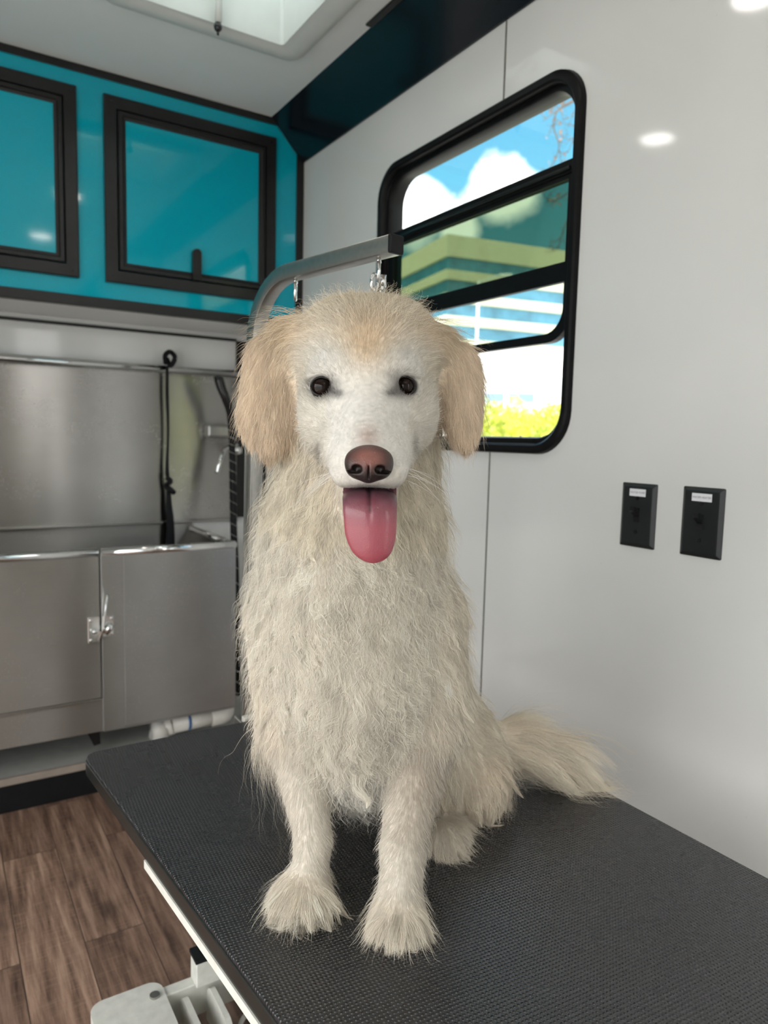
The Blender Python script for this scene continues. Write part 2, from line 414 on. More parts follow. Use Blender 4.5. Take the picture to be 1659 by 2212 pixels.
# ------------------------------------------------------------------ window in the right wall
def build_window():
    o = thing('window_1', 'x', 'x', (XR, 1.38, H0+.35)); del o['category']; structure(o, 'black framed sliding van window in the right wall')
    P = lambda d, r: rrect(WY0+d, WY1-d, WZ0+d, WZ1-d, r, 10)
    X = XR
    prof = [(P(0, .088), X-.0005), (P(.002, .087), X-.010), (P(.006, .085), X-.013), (P(.017, .078), X-.013), (P(.021, .075), X-.009), (P(.022, .074), X+.004),
            (P(.024, .073), X+.006), (P(.033, .066), X+.006), (P(.035, .065), X+.010), (P(.036, .064), X+.030), (P(.030, .068), X+.055), (P(.000, .088), X+.055)]
    f = structure(obj('window_frame', ring(nb(), prof, 'x'), 'blkw', o, True, angle=35))
    y0, y1 = WY0+.022, WY1-.030
    structure(obj('mid_rail', bx(X+.004, X+.040, y0, y1, H0+.524, H0+.551, .003), 'blkw', o))
    structure(obj('rail_lip', bx(X-.001, X+.006, y0+.015, y1, H0+.530, H0+.537, .0015), 'blkgloss', o))
    # fixed upper pane
    structure(obj('upper_pane', prism(nb(), rrect(WY0+.028, WY1-.028, H0+.545, WZ1-.028, (.01, .01, .066, .066)), X+.024, X+.028, 'x'), 'glass_clear', o))
    # sliding sash
    s0, s1 = y0+.001, y1-.004
    so = [(rrect(s0, s1, H0+.2033, H0+.525, (.062, .062, .006, .006)), X+.008), (rrect(s0+.022, s1-.024, H0+.2215, H0+.516, (.048, .048, .003, .003)), X+.008),
          (rrect(s0+.022, s1-.024, H0+.2215, H0+.516, (.048, .048, .003, .003)), X+.024), (rrect(s0, s1, H0+.2033, H0+.525, (.062, .062, .006, .006)), X+.024)]
    sash = structure(obj('sash', ring(nb(), so, 'x'), 'blkw', o))
    structure(obj('sash_bar', bx(X+.009, X+.022, s0+.01, s1-.01, H0+.3195, H0+.3590, .002), 'blkw', sash))
    structure(obj('sash_pane', bx(X+.014, X+.017, s0+.015, s1-.015, H0+.339, H0+.520), 'glass_green', sash))
    structure(obj('lower_sash_pane', prism(nb(), rrect(s0+.012, s1-.012, H0+.214, H0+.339, (.055, .055, .003, .003)), X+.014, X+.017, 'x'), 'glass_pale', sash))
    for y in (1.10, 1.17):
        structure(obj('screw', cyl(nb(), (X+.012, y, WZ0+.0365), (X+.012, y, WZ0+.0385), .003, 10), 'satin', o))
build_window()

# ------------------------------------------------------------------ roof hatch
def build_hatch():
    o = thing('roof_hatch', 'white framed roof hatch with clear dome in the ceiling above the table', 'skylight', ((HX0+HX1)/2, (HY0+HY1)/2, ZC))
    P = lambda d, r: rrect(HX0+d, HX1-d, HY0+d, HY1-d, r, 6)
    prof = [(P(-.075, .045), ZC-.0003), (P(-.073, .045), ZC-.006), (P(-.060, .035), ZC-.007), (P(-.056, .033), ZC-.020), (P(-.050, .030), ZC-.023), (P(-.018, .016), ZC-.023), (P(-.012, .014), ZC-.020), (P(.004, .010), ZC-.018), (P(.006, .010), ZC+.001), (P(.006, .010), ZC+.11), (P(.001, .012), ZC+.11), (P(.001, .012), ZC-.0003)]
    obj('hatch_frame', ring(nb(), prof, 'z'), 'hatch', o, True, angle=40)
    dome = nb()
    prev = None
    for d, z in ((-.03, .108), (-.03, .118), (.0, .125), (.012, .150), (.03, .165), (.10, .180), (.17, .184)):
        cur = [dome.verts.new((u, v, ZC+z)) for u, v in P(d, max(.004, .05-abs(d)*.2) if d < .15 else .002)]
        if prev:
            for i in range(len(cur)): dome.faces.new((prev[i], prev[(i+1) % len(cur)], cur[(i+1) % len(cur)], cur[i]))
        prev = cur
    dome.faces.new(prev)
    obj('dome', dome, 'dome', o, True)
    c = on_z(487, 22, ZC-.02)
    cx, cy = float(c[0]), HY1-.035
    cr = obj('crank', cyl(nb(), (cx, cy, ZC+.09), (cx, cy+.012, ZC-.024), .008, 14), 'hatch', o, True)
    obj('crank_knob', ball(nb(), (cx, cy+.014, ZC-.034), .010, (1, 1, 1.15)), 'blkgloss', cr, True)
    obj('crank_pin', cyl(nb(), (cx, cy+.014, ZC-.042), (cx, cy+.014, ZC-.052), .003, 10), 'blkgloss', cr, True)
    for s in (-1, 1):
        obj('scissor_arm', sweep(nb(), [(cx, cy, ZC+.03), (cx+s*.03, cy-.05, ZC+.055), (cx+s*.01, cy-.11, ZC+.10)], [(-.005, -.0015), (.005, -.0015), (.005, .0015), (-.005, .0015)]), 'satin', o)
build_hatch()

# ------------------------------------------------------------------ ceiling lamps
def build_lamp(x, y, label):
    o = thing('ceiling_lamp', label, 'ceiling light', (x, y, ZC), 'recessed ceiling lights')
    bm = nb(); pr = [(.064, -.0004), (.063, -.004), (.056, -.006), (.052, -.0045), (.051, -.0004)]
    rows = [[bm.verts.new((x+r*math.cos(a), y+r*math.sin(a), ZC+z)) for a in [2*math.pi*i/32 for i in range(32)]] for r, z in pr]
    for a, b in zip(rows, rows[1:]):
        for i in range(32): bm.faces.new((a[i], a[(i+1) % 32], b[(i+1) % 32], b[i]))
    obj('lamp_ring', bm, 'hatch', o, True)
    obj('diffuser', cyl(nb(), (x, y, ZC-.0035), (x, y, ZC-.0012), .0515, 32), 'lamp', o)
for x, y, s in ((0.08, 1.64, 'round recessed ceiling light in front of the teal cabinet, left of the hatch'), (0.54, 1.03, 'round recessed ceiling light above the grooming table, nearest the hatch'),
                (0.53, 0.23, 'round recessed ceiling light above the near end of the table'),                 (0.08, -0.75, 'round recessed ceiling light by the rear doorway'),):
    build_lamp(x, y, s)

# ------------------------------------------------------------------ teal overhead cabinet
def build_cabinet():
    yf, zb = 2.238, H0+0.357
    o = thing('overhead_cabinet', 'gloss teal overhead cabinet with black framed doors above the dog bath', 'cabinet', (0.0, 2.40, zb))
    obj('cabinet_body', bx(XL, XR-.001, yf+.012, YB-.001, zb+.004, ZC-.001), 'ceil', o)
    obj('front_panel', prism(nb(), [(XL, zb), (1.0685, zb), (1.0685, H0+.885), (0.955, ZC-.002), (XL, ZC-.002)], yf, yf+.012, 'y'), 'teal', o)
    obj('bottom_trim', bx(XL, 1.0685, yf-.006, yf+.02, zb-.002, H0+.3835, .002), 'blk', o)
    obj('top_trim', bx(XL, 0.990, yf-.005, yf+.001, H0+.983, ZC-.001, .0015), 'blk', o)
    obj('side_trim', bx(1.0435, 1.0690, yf-.005, yf+.001, zb-.17, H0+.945, .0015), 'blk', o)
    obj('corner_trim', prism(nb(), [(0.985, H0+.984), (1.0435, H0+.945), (1.0685, H0+.945), (1.0685, H0+.930), (0.985, ZC-.001), (.96, ZC-.001)], yf-.005, yf+.001, 'y'), 'navy', o)
    for x0, x1, dl in ((0.446, 0.968, 1), (-0.147, 0.375, 1)):
        z0, z1 = H0+.4295, H0+.9415
        R = lambda d: rrect(x0+d, x1-d, z0+d, z1-d, .0006, 1)
        d = obj('door', ring(nb(), [(R(0), yf-.001), (R(.0), yf-.012), (R(.003), yf-.014), (R(.033), yf-.014), (R(.035), yf-.010), (R(.035), yf-.001)], 'y'), 'blk', o)
        d['label'] = 'black framed cabinet door with teal panel'
        obj('inner_frame', ring(nb(), [(R(.037), yf-.001), (R(.037), yf-.013), (R(.039), yf-.016), (R(.048), yf-.016), (R(.052), yf-.012), (R(.059), yf-.011), (R(.059), yf-.001)], 'y'), 'blk', d)
        obj('door_panel', bx(x0+.055, x1-.055, yf-.009, yf-.003, z0+.055, z1-.055), 'teal', d)
        hx = x0 + .261 if x0 > 0 else x0+.261
        obj('door_handle', prism(nb(), rrect(hx-.0135, hx+.0135, z0+.036, z0+.128, (.003, .003, .012, .012), 5), yf-.026, yf-.010, 'y'), 'blkgloss', d)
        for sx, sz in ((x0+.018, z0+.018), (x1-.018, z0+.018), (x0+.018, z1-.018), (x1-.018, z1-.018)):
            obj('screw', cyl(nb(), (sx, yf-.0135, sz), (sx, yf-.0152, sz), .0035, 12), 'blkgloss', d)
build_cabinet()

# ------------------------------------------------------------------ stainless dog bath
TY, TX = 2.10, 0.790              # front face, right end
def build_bath():
    o = thing('dog_bath', 'stainless steel dog bath with latched front gate below the teal cabinet', 'bathtub', (0, 2.3, 0.0))
    zr = H0-.335; zb = H0-.846
    obj('backsplash', bx(XL, 0.954, YB-.016, YB-.003, H0-.304, H0+.222), 'splash', o, uv=True)
    obj('splash_fold', bx(XL, 0.954, YB-.030, YB-.003, H0-.312, H0-.304, .003), 'steel', o, uv=True)
    obj('grab_rail', tube(nb(), [(XL, YB-.035, H0+.219), (0.0, YB-.035, H0+.219), (1.0, YB-.035, H0+.219)], lambda t: .0135, 20), 'chrome', o, True)
    bm = nb()                                             # basin, open at the top
    for a in ((XL, TX, YB-.012, YB-.004, zb+.02, H0-.306), (XL, TX, TY+.004, YB-.004, zb+.02, zb+.03), (TX-.008, TX, TY+.004, YB-.004, zb, zr), ): box(bm, *a)
    obj('basin', bm, 'steel', o, uv=True)
    obj('front_panel', bx(0.4565, TX, TY, TY+.012, zb, zr, .001), 'steel', o, uv=True)
    obj('hinge_post', bx(0.3955, 0.4560, TY-.002, TY+.012, zb-.004, zr, .001), 'steel', o, uv=True)
    obj('lower_apron', bx(XL, 0.3950, TY-.001, TY+.012, zb-.002, H0-.7535, .001), 'steel', o, uv=True)
    obj('slot_edge', bx(XL, 0.3945, TY-.004, TY+.010, H0-.7570, H0-.7505, .001), 'satin', o)
    obj('rim', tube(nb(), [(0.3985, TY+.008, zr), (0.6, TY+.008, zr), (TX, TY+.008, zr)], lambda t: .0125, 18), 'chrome', o, True)
    obj('side_rim', tube(nb(), [(TX-.004, TY+.008, zr), (TX-.004, 2.3, zr), (TX-.004, YB-.02, zr)], lambda t: .0115, 14), 'chrome', o, True)
    obj('bottom_lip', bx(0.40, TX, TY+.001, TY+.030, zb-.006, zb-.001, .001), 'steel', o, uv=True)
    g = obj('gate', bx(XL+.02, 0.3915, TY-.001, TY+.012, H0-.7495, zr, .0015), 'steel', o, uv=True)
    g['label'] = 'stainless drop-in gate at the left of the bath front'
    lean = lambda ob: ob.data.vertices.foreach_set('co', [c for v in ob.data.vertices for c in (v.co.x, v.co.y + max(0, v.co.z-(H0-.75))*.02, v.co.z)])
    lean(g)
    gr = obj('gate_rim', tube(nb(), [(XL+.02, TY+.006, zr), (0.0, TY+.006, zr), (0.391, TY+.006, zr)], lambda t: .0125, 18), 'chrome', g, True); lean(gr)
    lx, lz = 0.3925, H0-.548
    lt = obj('latch', bx(lx-.034, lx-.003, TY-.006, TY+.0125, lz-.038, lz+.035, .001), 'chrome', g)
    obj('keeper', bx(lx+.004, lx+.034, TY-.007, TY-.002, lz-.024, lz+.035, .001), 'chrome', lt)
    for q in ((-.027, .026), (-.027, -.030), (.028, .027), (.028, -.016)):
        obj('rivet', ball(nb(), (lx+q[0], TY-.007, lz+q[1]), .0045, (1, .6, 1)), 'chrome', lt, True)
    obj('latch_knob', ball(nb(), (lx-.018, TY-.014, lz-.004), .009, (1.1, 1, .75)), 'chrome', lt, True)
    obj('latch_roller', tube(nb(), [(lx+.010, TY-.012, lz-.012), (lx+.020, TY-.016, lz+.002), (lx+.026, TY-.012, lz+.010)], lambda t: .010, 12), 'chrome', lt, True)
    obj('latch_lever', sweep(nb(), [(lx-.008, TY-.012, lz-.034), (lx+.004, TY-.014, lz+.0), (lx+.010, TY-.016, lz+.045), (lx+.0165, TY-.018, lz+.098)], lambda t: circ(.006+.0035*t, 12, .004)), 'chrome', lt, True)
build_bath()
def build_plinth():
    structure(obj('trim_7', bx(XL, 1.065, TY+.012, YB-.002, 0.001, 0.094), 'grey'), 'grey plinth under the dog bath')
    structure(obj('trim_8', bx(XL, 1.065, TY-.002, TY+.012, 0.078, 0.098, .002), 'taupe'), 'taupe strip along the plinth edge')
    structure(obj('trim_9', bx(XL, 1.065, TY+.004, TY+.011, 0.001, 0.078), 'rubber'), 'black kickboard')
    # bracket under the bath
    bm = nb(); c = on_y(200, 1582, 2.16)
    prism(bm, [(c[0]-.022, H0-.853), (c[0]+.018, H0-.853), (c[0]+.020, H0-.905), (c[0]+.002, H0-.908)], 2.15, 2.17, 'y')
    b = obj('bath_bracket', bm, 'blk'); tag(b, 'small black wedge bracket hanging under the bath front', 'bracket')
build_plinth()
def build_drain():
    o = thing('drain_pipe', 'white plastic drain pipe with blue tape band under the dog bath', 'pipe', (0.6, 2.2, H0-.9))
    a = on_y(338, 1575, 2.16); b = on_y(372, 1565, 2.16); e = on_y(478, 1545, 2.16)
    z = float(H0-.893)
    obj('elbow', tube(nb(), spline([(a[0]+.016, 2.20, z-.05), (a[0]+.016, 2.185, z-.025), (a[0]+.022, 2.17, z-.008), (a[0]+.05, 2.16, z)], 6), lambda t: .030, 18), 'pvc', o, True)
    obj('coupling', tube(nb(), [(a[0]-.012, 2.17, z-.012), (a[0]+.030, 2.17, z-.012)], .036, 18), 'pvc', o, True)
    obj('straight_pipe', tube(nb(), [(a[0]+.045, 2.16, z), (e[0]-.02, 2.16, z+.004)], .027, 18), 'pvc', o, True)
    obj('trap_bend', tube(nb(), spline([(e[0]-.035, 2.16, z+.004), (e[0], 2.16, z+.006), (e[0]+.02, 2.19, z+.006), (e[0]+.03, 2.23, z+.004)], 6), lambda t: .033, 18), 'pvc', o, True)
    t = on_y(412, 1560, 2.13)
    obj('tape_band', tube(nb(), [(t[0]-.004, 2.16, z+.002), (t[0]+.004, 2.16, z+.002)], .0285, 18), 'blue', o, True)
build_drain()

# tether strap hanging from the rail
def build_strap():
    o = thing('tether_strap', 'black webbing tether strap knotted to the bath rail', 'strap', tuple(on_y(367, 800, YB-.05)))
    q = lambda px, py, d=.052: tuple(float(v) for v in on_y(px, py, YB-d))
    flat = lambda w: [(-w, -.0015), (w, -.0015), (w, .0015), (-w, .0015)]
    obj('knot', tube(nb(), spline([q(358, 785), q(357, 768, .07), q(367, 760, .04), q(378, 772, .065), q(369, 790, .055), q(360, 775, .03)], 6), .008, 10), 'strap', o, True)
    st = obj('webbing', sweep(nb(), spline([q(361, 790), q(361, 850), q(363, 930), q(361, 1010), q(362, 1030)], 6), lambda t: circ(.0055+.002*math.sin(t*9)*t, 8, .003), up=(0, 1, 0)), 'strap', o, True)
    obj('lower_knot', tube(nb(), spline([q(361, 1032, .06), q(368, 1040, .07), q(358, 1050, .04), q(369, 1058, .07), q(375, 1064, .06)], 6), .009, 10), 'strap', o, True)
    obj('lower_webbing', sweep(nb(), spline([q(364, 1050), q(365, 1090), q(368, 1130), q(368, 1190)], 6), lambda t: circ(.007+.010*t, 8, .003), up=(0, 1, 0)), 'strap', o, True)
build_strap()

# shower mixer and hose
def build_shower():
    o = thing('shower_mixer', 'chrome shower mixer with curved spout on the steel backsplash', 'faucet', tuple(on_y(500, 960, YB-.03)))
    q = lambda px, py, y: tuple(float(v) for v in on_y(px, py, y))
    obj('valve_body', bx(q(446, 925, 2.5)[0], q(500, 925, 2.5)[0], 2.485, 2.533, q(446, 945, 2.5)[2], q(446, 917, 2.5)[2], .008), 'satin', o)
    obj('spout', tube(nb(), spline([q(512, 962, 2.49), q(497, 964, 2.46), q(484, 974, 2.42), q(475, 998, 2.40), q(469, 1022, 2.40)], 6), lambda t: .011-.003*t, 14), 'chrome', o, True)
    obj('valve_knob', ball(nb(), q(513, 973, 2.45), .017, (1, .8, 1)), 'chrome', o, True)
    h = thing('shower_hose', 'black shower wand with spiral hose hanging beside the chrome mixer', 'shower hose', q(500, 1000, 2.36))
    w = obj('wand', tube(nb(), spline([q(472, 818, 2.36), q(478, 838, 2.36), q(487, 860, 2.36), q(497, 890, 2.37), q(500, 925, 2.38)], 6), lambda t: .0165-.004*t, 16), 'blkgloss', h, True)
    obj('spray_face', ball(nb(), q(471, 816, 2.355), .015, (1, 1, .6)), 'blkgloss', w, True)
    pts = spline([q(500, 920, 2.38), q(502, 980, 2.37), q(503, 1060, 2.33), q(505, 1150, 2.27), q(509, 1240, 2.22), q(512, 1400, 2.20), q(514, 1500, 2.20)], 14)
    obj('hose', tube(nb(), pts, .0115, 14), 'rubber', h, True)
    P = [Vector(p) for p in pts]; tot = sum((b-a).length for a, b in zip(P, P[1:]))
    turns = tot/.040; sp = []
    for k in range(int(turns*14)):
        f = k/(turns*14)*(len(P)-1); i = int(f); c = P[i].lerp(P[min(i+1, len(P)-1)], f-i); a = 2*math.pi*k/14
        sp.append(c + Vector((math.cos(a)*.0118, math.sin(a)*.0118, 0)))
    obj('spiral_stripe', tube(nb(), sp, .0011, 6), 'satin', h, True)
build_shower()

# ------------------------------------------------------------------ wall switches
def build_switch(y0, y1, z0, z1, text, label):
    o = thing('switch_plate', label, 'switch', (XR, (y0+y1)/2, (z0+z1)/2), 'black switch plates on the white wall')
    R = lambda d: rrect(y0+d, y1-d, z0+d, z1-d, .002, 2)
    bm = nb(); rows = [[bm.verts.new((XR-h, u, v)) for u, v in R(d)] for d, h in ((0, .0002), (0, .002), (.006, .0062), (.008, .0065))]
    for a, b in zip(rows, rows[1:]):
        for i in range(len(a)): bm.faces.new((a[i], a[(i+1) % len(a)], b[(i+1) % len(a)], b[i]))
    bm.faces.new(rows[-1])
    p = obj('plate', bm, 'plate', o)
    cy, cz = (y0+y1)/2, (z0+z1)/2+.001
    obj('toggle_slot', bx(XR-.0072, XR-.006, cy-.006, cy+.006, cz-.0125, cz+.0125), 'blkgloss', o)
    bm = nb(); prism(bm, [(XR-.006, cz-.004), (XR-.006, cz+.010), (XR-.020, cz+.016), (XR-.021, cz+.008)], cy-.0052, cy+.0052, 'y')
    obj('toggle', bm, 'blkgloss', o)
    for dz in (.030, -.030):
        obj('screw', cyl(nb(), (XR-.0062, cy, cz+dz), (XR-.0078, cy, cz+dz), .0035, 14), 'blkgloss', o)
    lw, lz = .017 if len(text) < 11 else .018, z1-.0165
    lb = obj('paper_label', bx(XR-.0072, XR-.0064, cy-lw, cy+lw, lz-.0065, lz+.0065), 'paper', o); lb['label'] = 'white printed paper label'
    cu = bpy.data.curves.new('lettering', 'FONT'); cu.body = text; cu.size = .0047 if len(text) > 11 else .0050; cu.align_x = 'CENTER'; cu.align_y = 'CENTER'
    t = bpy.data.objects.new('lettering', cu); COL.objects.link(t)
    t.matrix_world = Matrix(((0, 0, -1, XR-.00735), (-1, 0, 0, cy), (0, 1, 0, lz), (0, 0, 0, 1)))
    bpy.context.view_layer.update()
    me = bpy.data.meshes.new_from_object(t.evaluated_get(bpy.context.evaluated_depsgraph_get()))
    me.transform(t.matrix_world); bpy.data.objects.remove(t)
    me.materials.clear()
    link('lettering', me, 'ink', lb)
build_switch(.8065, .8800, H0-.1820, H0-.0675, 'WATER PUMP', 'black switch plate with white label, the one closer to the window')
build_switch(.6795, .7545, H0-.1810, H0-.0660, 'WATER HEATER', 'larger black switch plate with white label, farther from the window')

# ------------------------------------------------------------------ grooming table
TZ = H0-0.500
NY = 0.11
def lx_at(y): return 0.193 + (1.080-y)*0.0810
def table_outline(d=0.0, rr=.030):
    x1 = .816
    c = [(lx_at(1.165)+d, 1.165-d), (x1-d, 1.165-d), (x1-d, NY+d), (lx_at(NY)+d, NY+d)]
    out = []
    for i in range(4):
        p, a, b = Vector(c[i]), Vector(c[i-1]), Vector(c[(i+1) % 4])
        u, v = (a-p).normalized()*rr, (b-p).normalized()*rr
        for k in range(9):
            t = k/8; out.append(tuple((p+u)*(1-t)**2 + p*2*t*(1-t) + (p+v)*t*t))
    return out
def build_table():
    o = thing('grooming_table', 'low grooming table with black ribbed rubber top and white steel frame', 'grooming table', (0.5, 0.65, 0.0))
    def slab(z0, z1, d, b):
        bm = nb(); rows = []
        for dd, z in ((d, z0), (d, z1-b), (d+b*.3, z1-b*.3), (d+b, z1)): rows.append([bm.verts.new((x, y, z)) for x, y in table_outline(dd)])
        for a, c in zip(rows, rows[1:]):
            for i in range(len(a)): bm.faces.new((a[i], a[(i+1) % len(a)], c[(i+1) % len(a)], c[i]))
        bm.faces.new(rows[-1]); bm.faces.new(rows[0][::-1]); return bm
    obj('tabletop', slab(TZ-.0245, TZ-.0042, .0, .002), 'edge', o)
    obj('rubber_mat', slab(TZ-.0040, TZ, .0015, .0012), 'mat', o)
    # white angle rail under the left edge
    y0, y1 = .14, .868
    obj('side_rail', prism(nb(), [(lx_at(y1)-.0015, y1), (lx_at(y1)+.03, y1), (lx_at(y0)+.03, y0), (lx_at(y0)-.0015, y0)], TZ-.036, TZ-.0252, 'z'), 'white', o)
    obj('far_rail', bx(.26, .76, 1.02, 1.05, TZ-.045, TZ-.0252, .001), 'white', o)
    obj('near_rail', bx(.28, .76, .22, .25, TZ-.045, TZ-.0252, .001), 'white', o)
    obj('lift_column', bx(.46, .60, .58, .78, .10, TZ-.045, .006), 'white', o)
    zt = .115
    fp = obj('foot_plate', prism(nb(), rrect(.187, .300, .70, 1.150, (.02, .02, .022, .022), 6), zt-.03, zt, 'z'), 'white', o)
    obj('plate_bolt', cyl(nb(), (.283, 1.115, zt), (.283, 1.115, zt+.004), .008, 14), 'satin', fp)
    obj('cross_beam', bx(.299, .72, 1.112, 1.134, zt-.062, zt-.004, .002), 'white', o)
    up = obj('upright', bx(.348, .425, 1.100, 1.1335, zt-.004, zt+.040, .002), 'white', o)
    obj('rubber_cap', bx(.346, .427, 1.098, 1.1355, zt+.040, zt+.048, .002), 'rubber', up)['label'] = 'black cap on the white upright'
    for x in (.324, .369):
        obj('fin', prism(nb(), rrect(1.00, 1.1125, zt-.075, zt-.008, (.002, .002, .022, .03), 6), x, x+.009, 'x'), 'white', o)
    obj('base_beam', bx(.30, .72, .70, .76, 0.001, .10, .003), 'white', o)
    obj('base_foot', bx(.20, .28, .75, 1.12, 0.001, zt-.03, .003), 'white', o)
    obj('base_foot', bx(.66, .74, .30, 1.14, 0.001, .06, .003), 'white', o)
build_table()
cb = obj('power_cord', tube(nb(), spline([(.50, 1.06, .045), (.445, 1.075, .055), (.402, 1.045, .055), (.395, .96, .030), (.44, .82, .006), (.52, .78, .005)], 10), .0042, 10), 'white', None, True)
tag(cb, 'thin white cord looping under the grooming table', 'cord')

# grooming arm clamped to the far edge of the table
def build_arm():
    o = thing('grooming_post', 'satin steel grooming arm bent over the table behind the dog', 'grooming arm', (.478, 1.195, TZ))
    top = H0+.262; px, py = .484, 1.196; r = .105
    dx, dy = .060, -.345; L = math.hypot(dx, dy); ux, uy = dx/L, dy/L
    ex, ey = px+dx, py+dy
    pts = [(px-.008, py, TZ-.10), (px-.004, py, H0-.2), (px, py, top-r)]
    for k in range(1, 10):
        a = math.pi/2*k/9; s = r*(1-math.cos(a)); pts.append((px+ux*s, py+uy*s, top-r+r*math.sin(a)))
    pts.append((ex, ey, top))
    # square tube: sweep with the bend plane's normal as side vector
    side = Vector((uy, -ux, 0)); bm = nb(); rows = []
    h = .0122
    for i, p in enumerate(pts):
        p = Vector(p); a = Vector(pts[max(0, i-1)]); b = Vector(pts[min(len(pts)-1, i+1)]); t = (b-a).normalized(); n = side.cross(t).normalized()
        rows.append([bm.verts.new(p + side*u + n*v) for u, v in rrect(-h, h, -h, h, .0025, 2)])
    for a, b in zip(rows, rows[1:]):
        for j in range(len(a)): bm.faces.new((a[j], a[(j+1) % len(a)], b[(j+1) % len(a)], b[j]))
    bm.faces.new(rows[0][::-1]); bm.faces.new(rows[-1])
    obj('arm_tube', bm, 'satin', o, True, angle=30)
    e = Vector((ex, ey, top)); f = Vector((ux, uy, 0))
    bm = nb(); rw = [[bm.verts.new(e + f*d + side*u + Vector((0, 0, 1))*v) for u, v in rrect(-hh, hh, -hh, hh, .0025, 2)] for d, hh in ((0, .0126), (.004, .0126), (.0055, .0112))]
    for a, b in zip(rw, rw[1:]):
        for j in range(len(a)): bm.faces.new((a[j], a[(j+1) % len(a)], b[(j+1) % len(a)], b[j]))
    bm.faces.new(rw[0][::-1]); bm.faces.new(rw[-1])
    obj('end_cap', bm, 'rubber', o)
    def eye(d, tilt):
        c = Vector((px, py, top-h)) + f*d
        g = obj('eye_bolt', cyl(nb(), c, c+Vector((0, 0, -.007)), .0035, 10), 'chrome', o, True)
        q = side*math.cos(tilt)+f*math.sin(tilt)
        obj('bolt_ring', tube(nb(), [c + Vector((0, 0, -.019)) + (q*math.cos(a)*.0095 + Vector((0, 0, 1))*math.sin(a)*.0135) for a in [2*math.pi*i/20 for i in range(20)]], .0026, 10, closed=True), 'chrome', g, True)
        return c
    c1 = eye(.118, .9); c2 = eye(.318, .9)
    cl = obj('clamp', bx(px-.03, px+.03, 1.1655, py+.02, TZ-.09, TZ-.006, .003), 'satin', o)
    obj('clamp_jaw', bx(px-.028, px-.004, 1.166, 1.182, TZ-.006, TZ+.004, .001), 'pvc', cl)
    # snap hook and chain hung from the far eye bolt
    s = thing('snap_hook', 'steel snap hook and chain links hanging from the grooming arm end', 'hook', tuple(c2+Vector((0, 0, -.03))))
    z = Vector((0, 0, 1)); q = f*.75+side*.66
    b0 = c2 + Vector((0, 0, -.026)) - side*.008
    obj('swivel', cyl(nb(), b0+z*.004, b0-z*.012, .0052, 14), 'chrome', s, True)
    obj('hook_shank', cyl(nb(), b0-z*.010, b0-z*.050, .0042, 12), 'chrome', s, True)
    obj('hook_gate', tube(nb(), [b0-z*.046 + side*(.007*math.cos(a)) - z*(.016+.016*math.sin(a)) for a in [2*math.pi*i/18 for i in range(18)]], .0028, 8, closed=True), 'chrome', s, True)
    k0 = c2 + Vector((0, 0, -.034)) + side*.007
    for i in range(2):
        ax = (side if i % 2 == 0 else q); cc = k0 - z*(.018*i)
        obj('chain_link', tube(nb(), [cc + ax*(.0060*math.cos(a)) + z*(.0115*math.sin(a)) for a in [2*math.pi*j/16 for j in range(16)]], .0022, 8, closed=True), 'chrome', s, True)
build_arm()

# ================================================================== outside the window
GZ = -0.75
MT['ground'] = plain('pale_concrete_lot', (0.42, 0.41, 0.385), 0.9, var=0.1, scale=2)
MT['cream'] = plain('cream_precast_band', (0.80, 0.74, 0.50), 0.8, var=0.04, scale=0.5)
MT['bandglass'] = plain('blue_ribbon_glazing', (0.10, 0.30, 0.42), 0.25, spec=0.6, var=0.25, scale=0.4)
MT['leafy'] = plain('sunlit_yellow_green_leaves', (0.60, 0.62, 0.07), 0.7, var=0.45, scale=1.2)
MT['leafd'] = plain('olive_leaves', (0.38, 0.42, 0.06), 0.7, var=0.4, scale=1.2)
MT['bark'] = plain('grey_brown_bark', (0.16, 0.13, 0.12), 0.9, var=0.25, scale=20)
MT['brownleaf'] = plain('dry_brown_leaves', (0.45, 0.27, 0.17), 0.8, var=0.3, scale=30)
MT['palepost'] = plain('white_painted_post', (0.80, 0.80, 0.78), 0.6, var=0.03)
MT['lawn'] = plain('sunlit_lawn', (0.30, 0.42, 0.03), 0.9, var=0.3, scale=1.5)
MT['roofblue'] = plain('blue_grey_roof', (0.16, 0.25, 0.33), 0.6, var=0.1)
structure(obj('ground', bx(-150, 260, -150, 260, GZ-1, GZ), 'ground'))

def build_office():
    c = np.array([0.6030, 0.8115]); c = c/np.linalg.norm(c)*118
    a = np.array([-0.186, -1.0751]); a = -a/np.linalg.norm(a)      # left face runs away along +a
    b = np.array([2.5898, -0.4517]); b = b/np.linalg.norm(b)       # right face runs along +b
    A, B = 70.0, 75.0
    o = thing('office_building', 'cream and blue banded office block seen through the window', 'building', (c[0], c[1], GZ))
    def slab(z0, z1, inset):
        p = [c + a*inset + b*inset, c + b*(B-inset) + a*inset, c + b*(B-inset) + a*(A-inset), c + a*(A-inset) + b*inset]
        return prism(nb(), [tuple(q) for q in p], z0, z1, 'z')
    top = 32.4+H0
    obj('parapet', slab(top-3.3, top, 0.0), 'cream', o)
    z = top-3.3
    while z > GZ+1:
        obj('glass_band', slab(max(GZ, z-2.05), z, 0.55), 'bandglass', o)
        z -= 2.05
        if z <= GZ+1: break
        obj('spandrel', slab(max(GZ, z-1.5), z, 0.0), 'cream', o)
        z -= 1.5
    p = c + a*22 + b*14
    obj('roof_box', prism(nb(), [tuple(p), tuple(p+b*9), tuple(p+b*9+a*8), tuple(p+a*8)], top, top+1.6, 'z'), 'cream', o)
build_office()

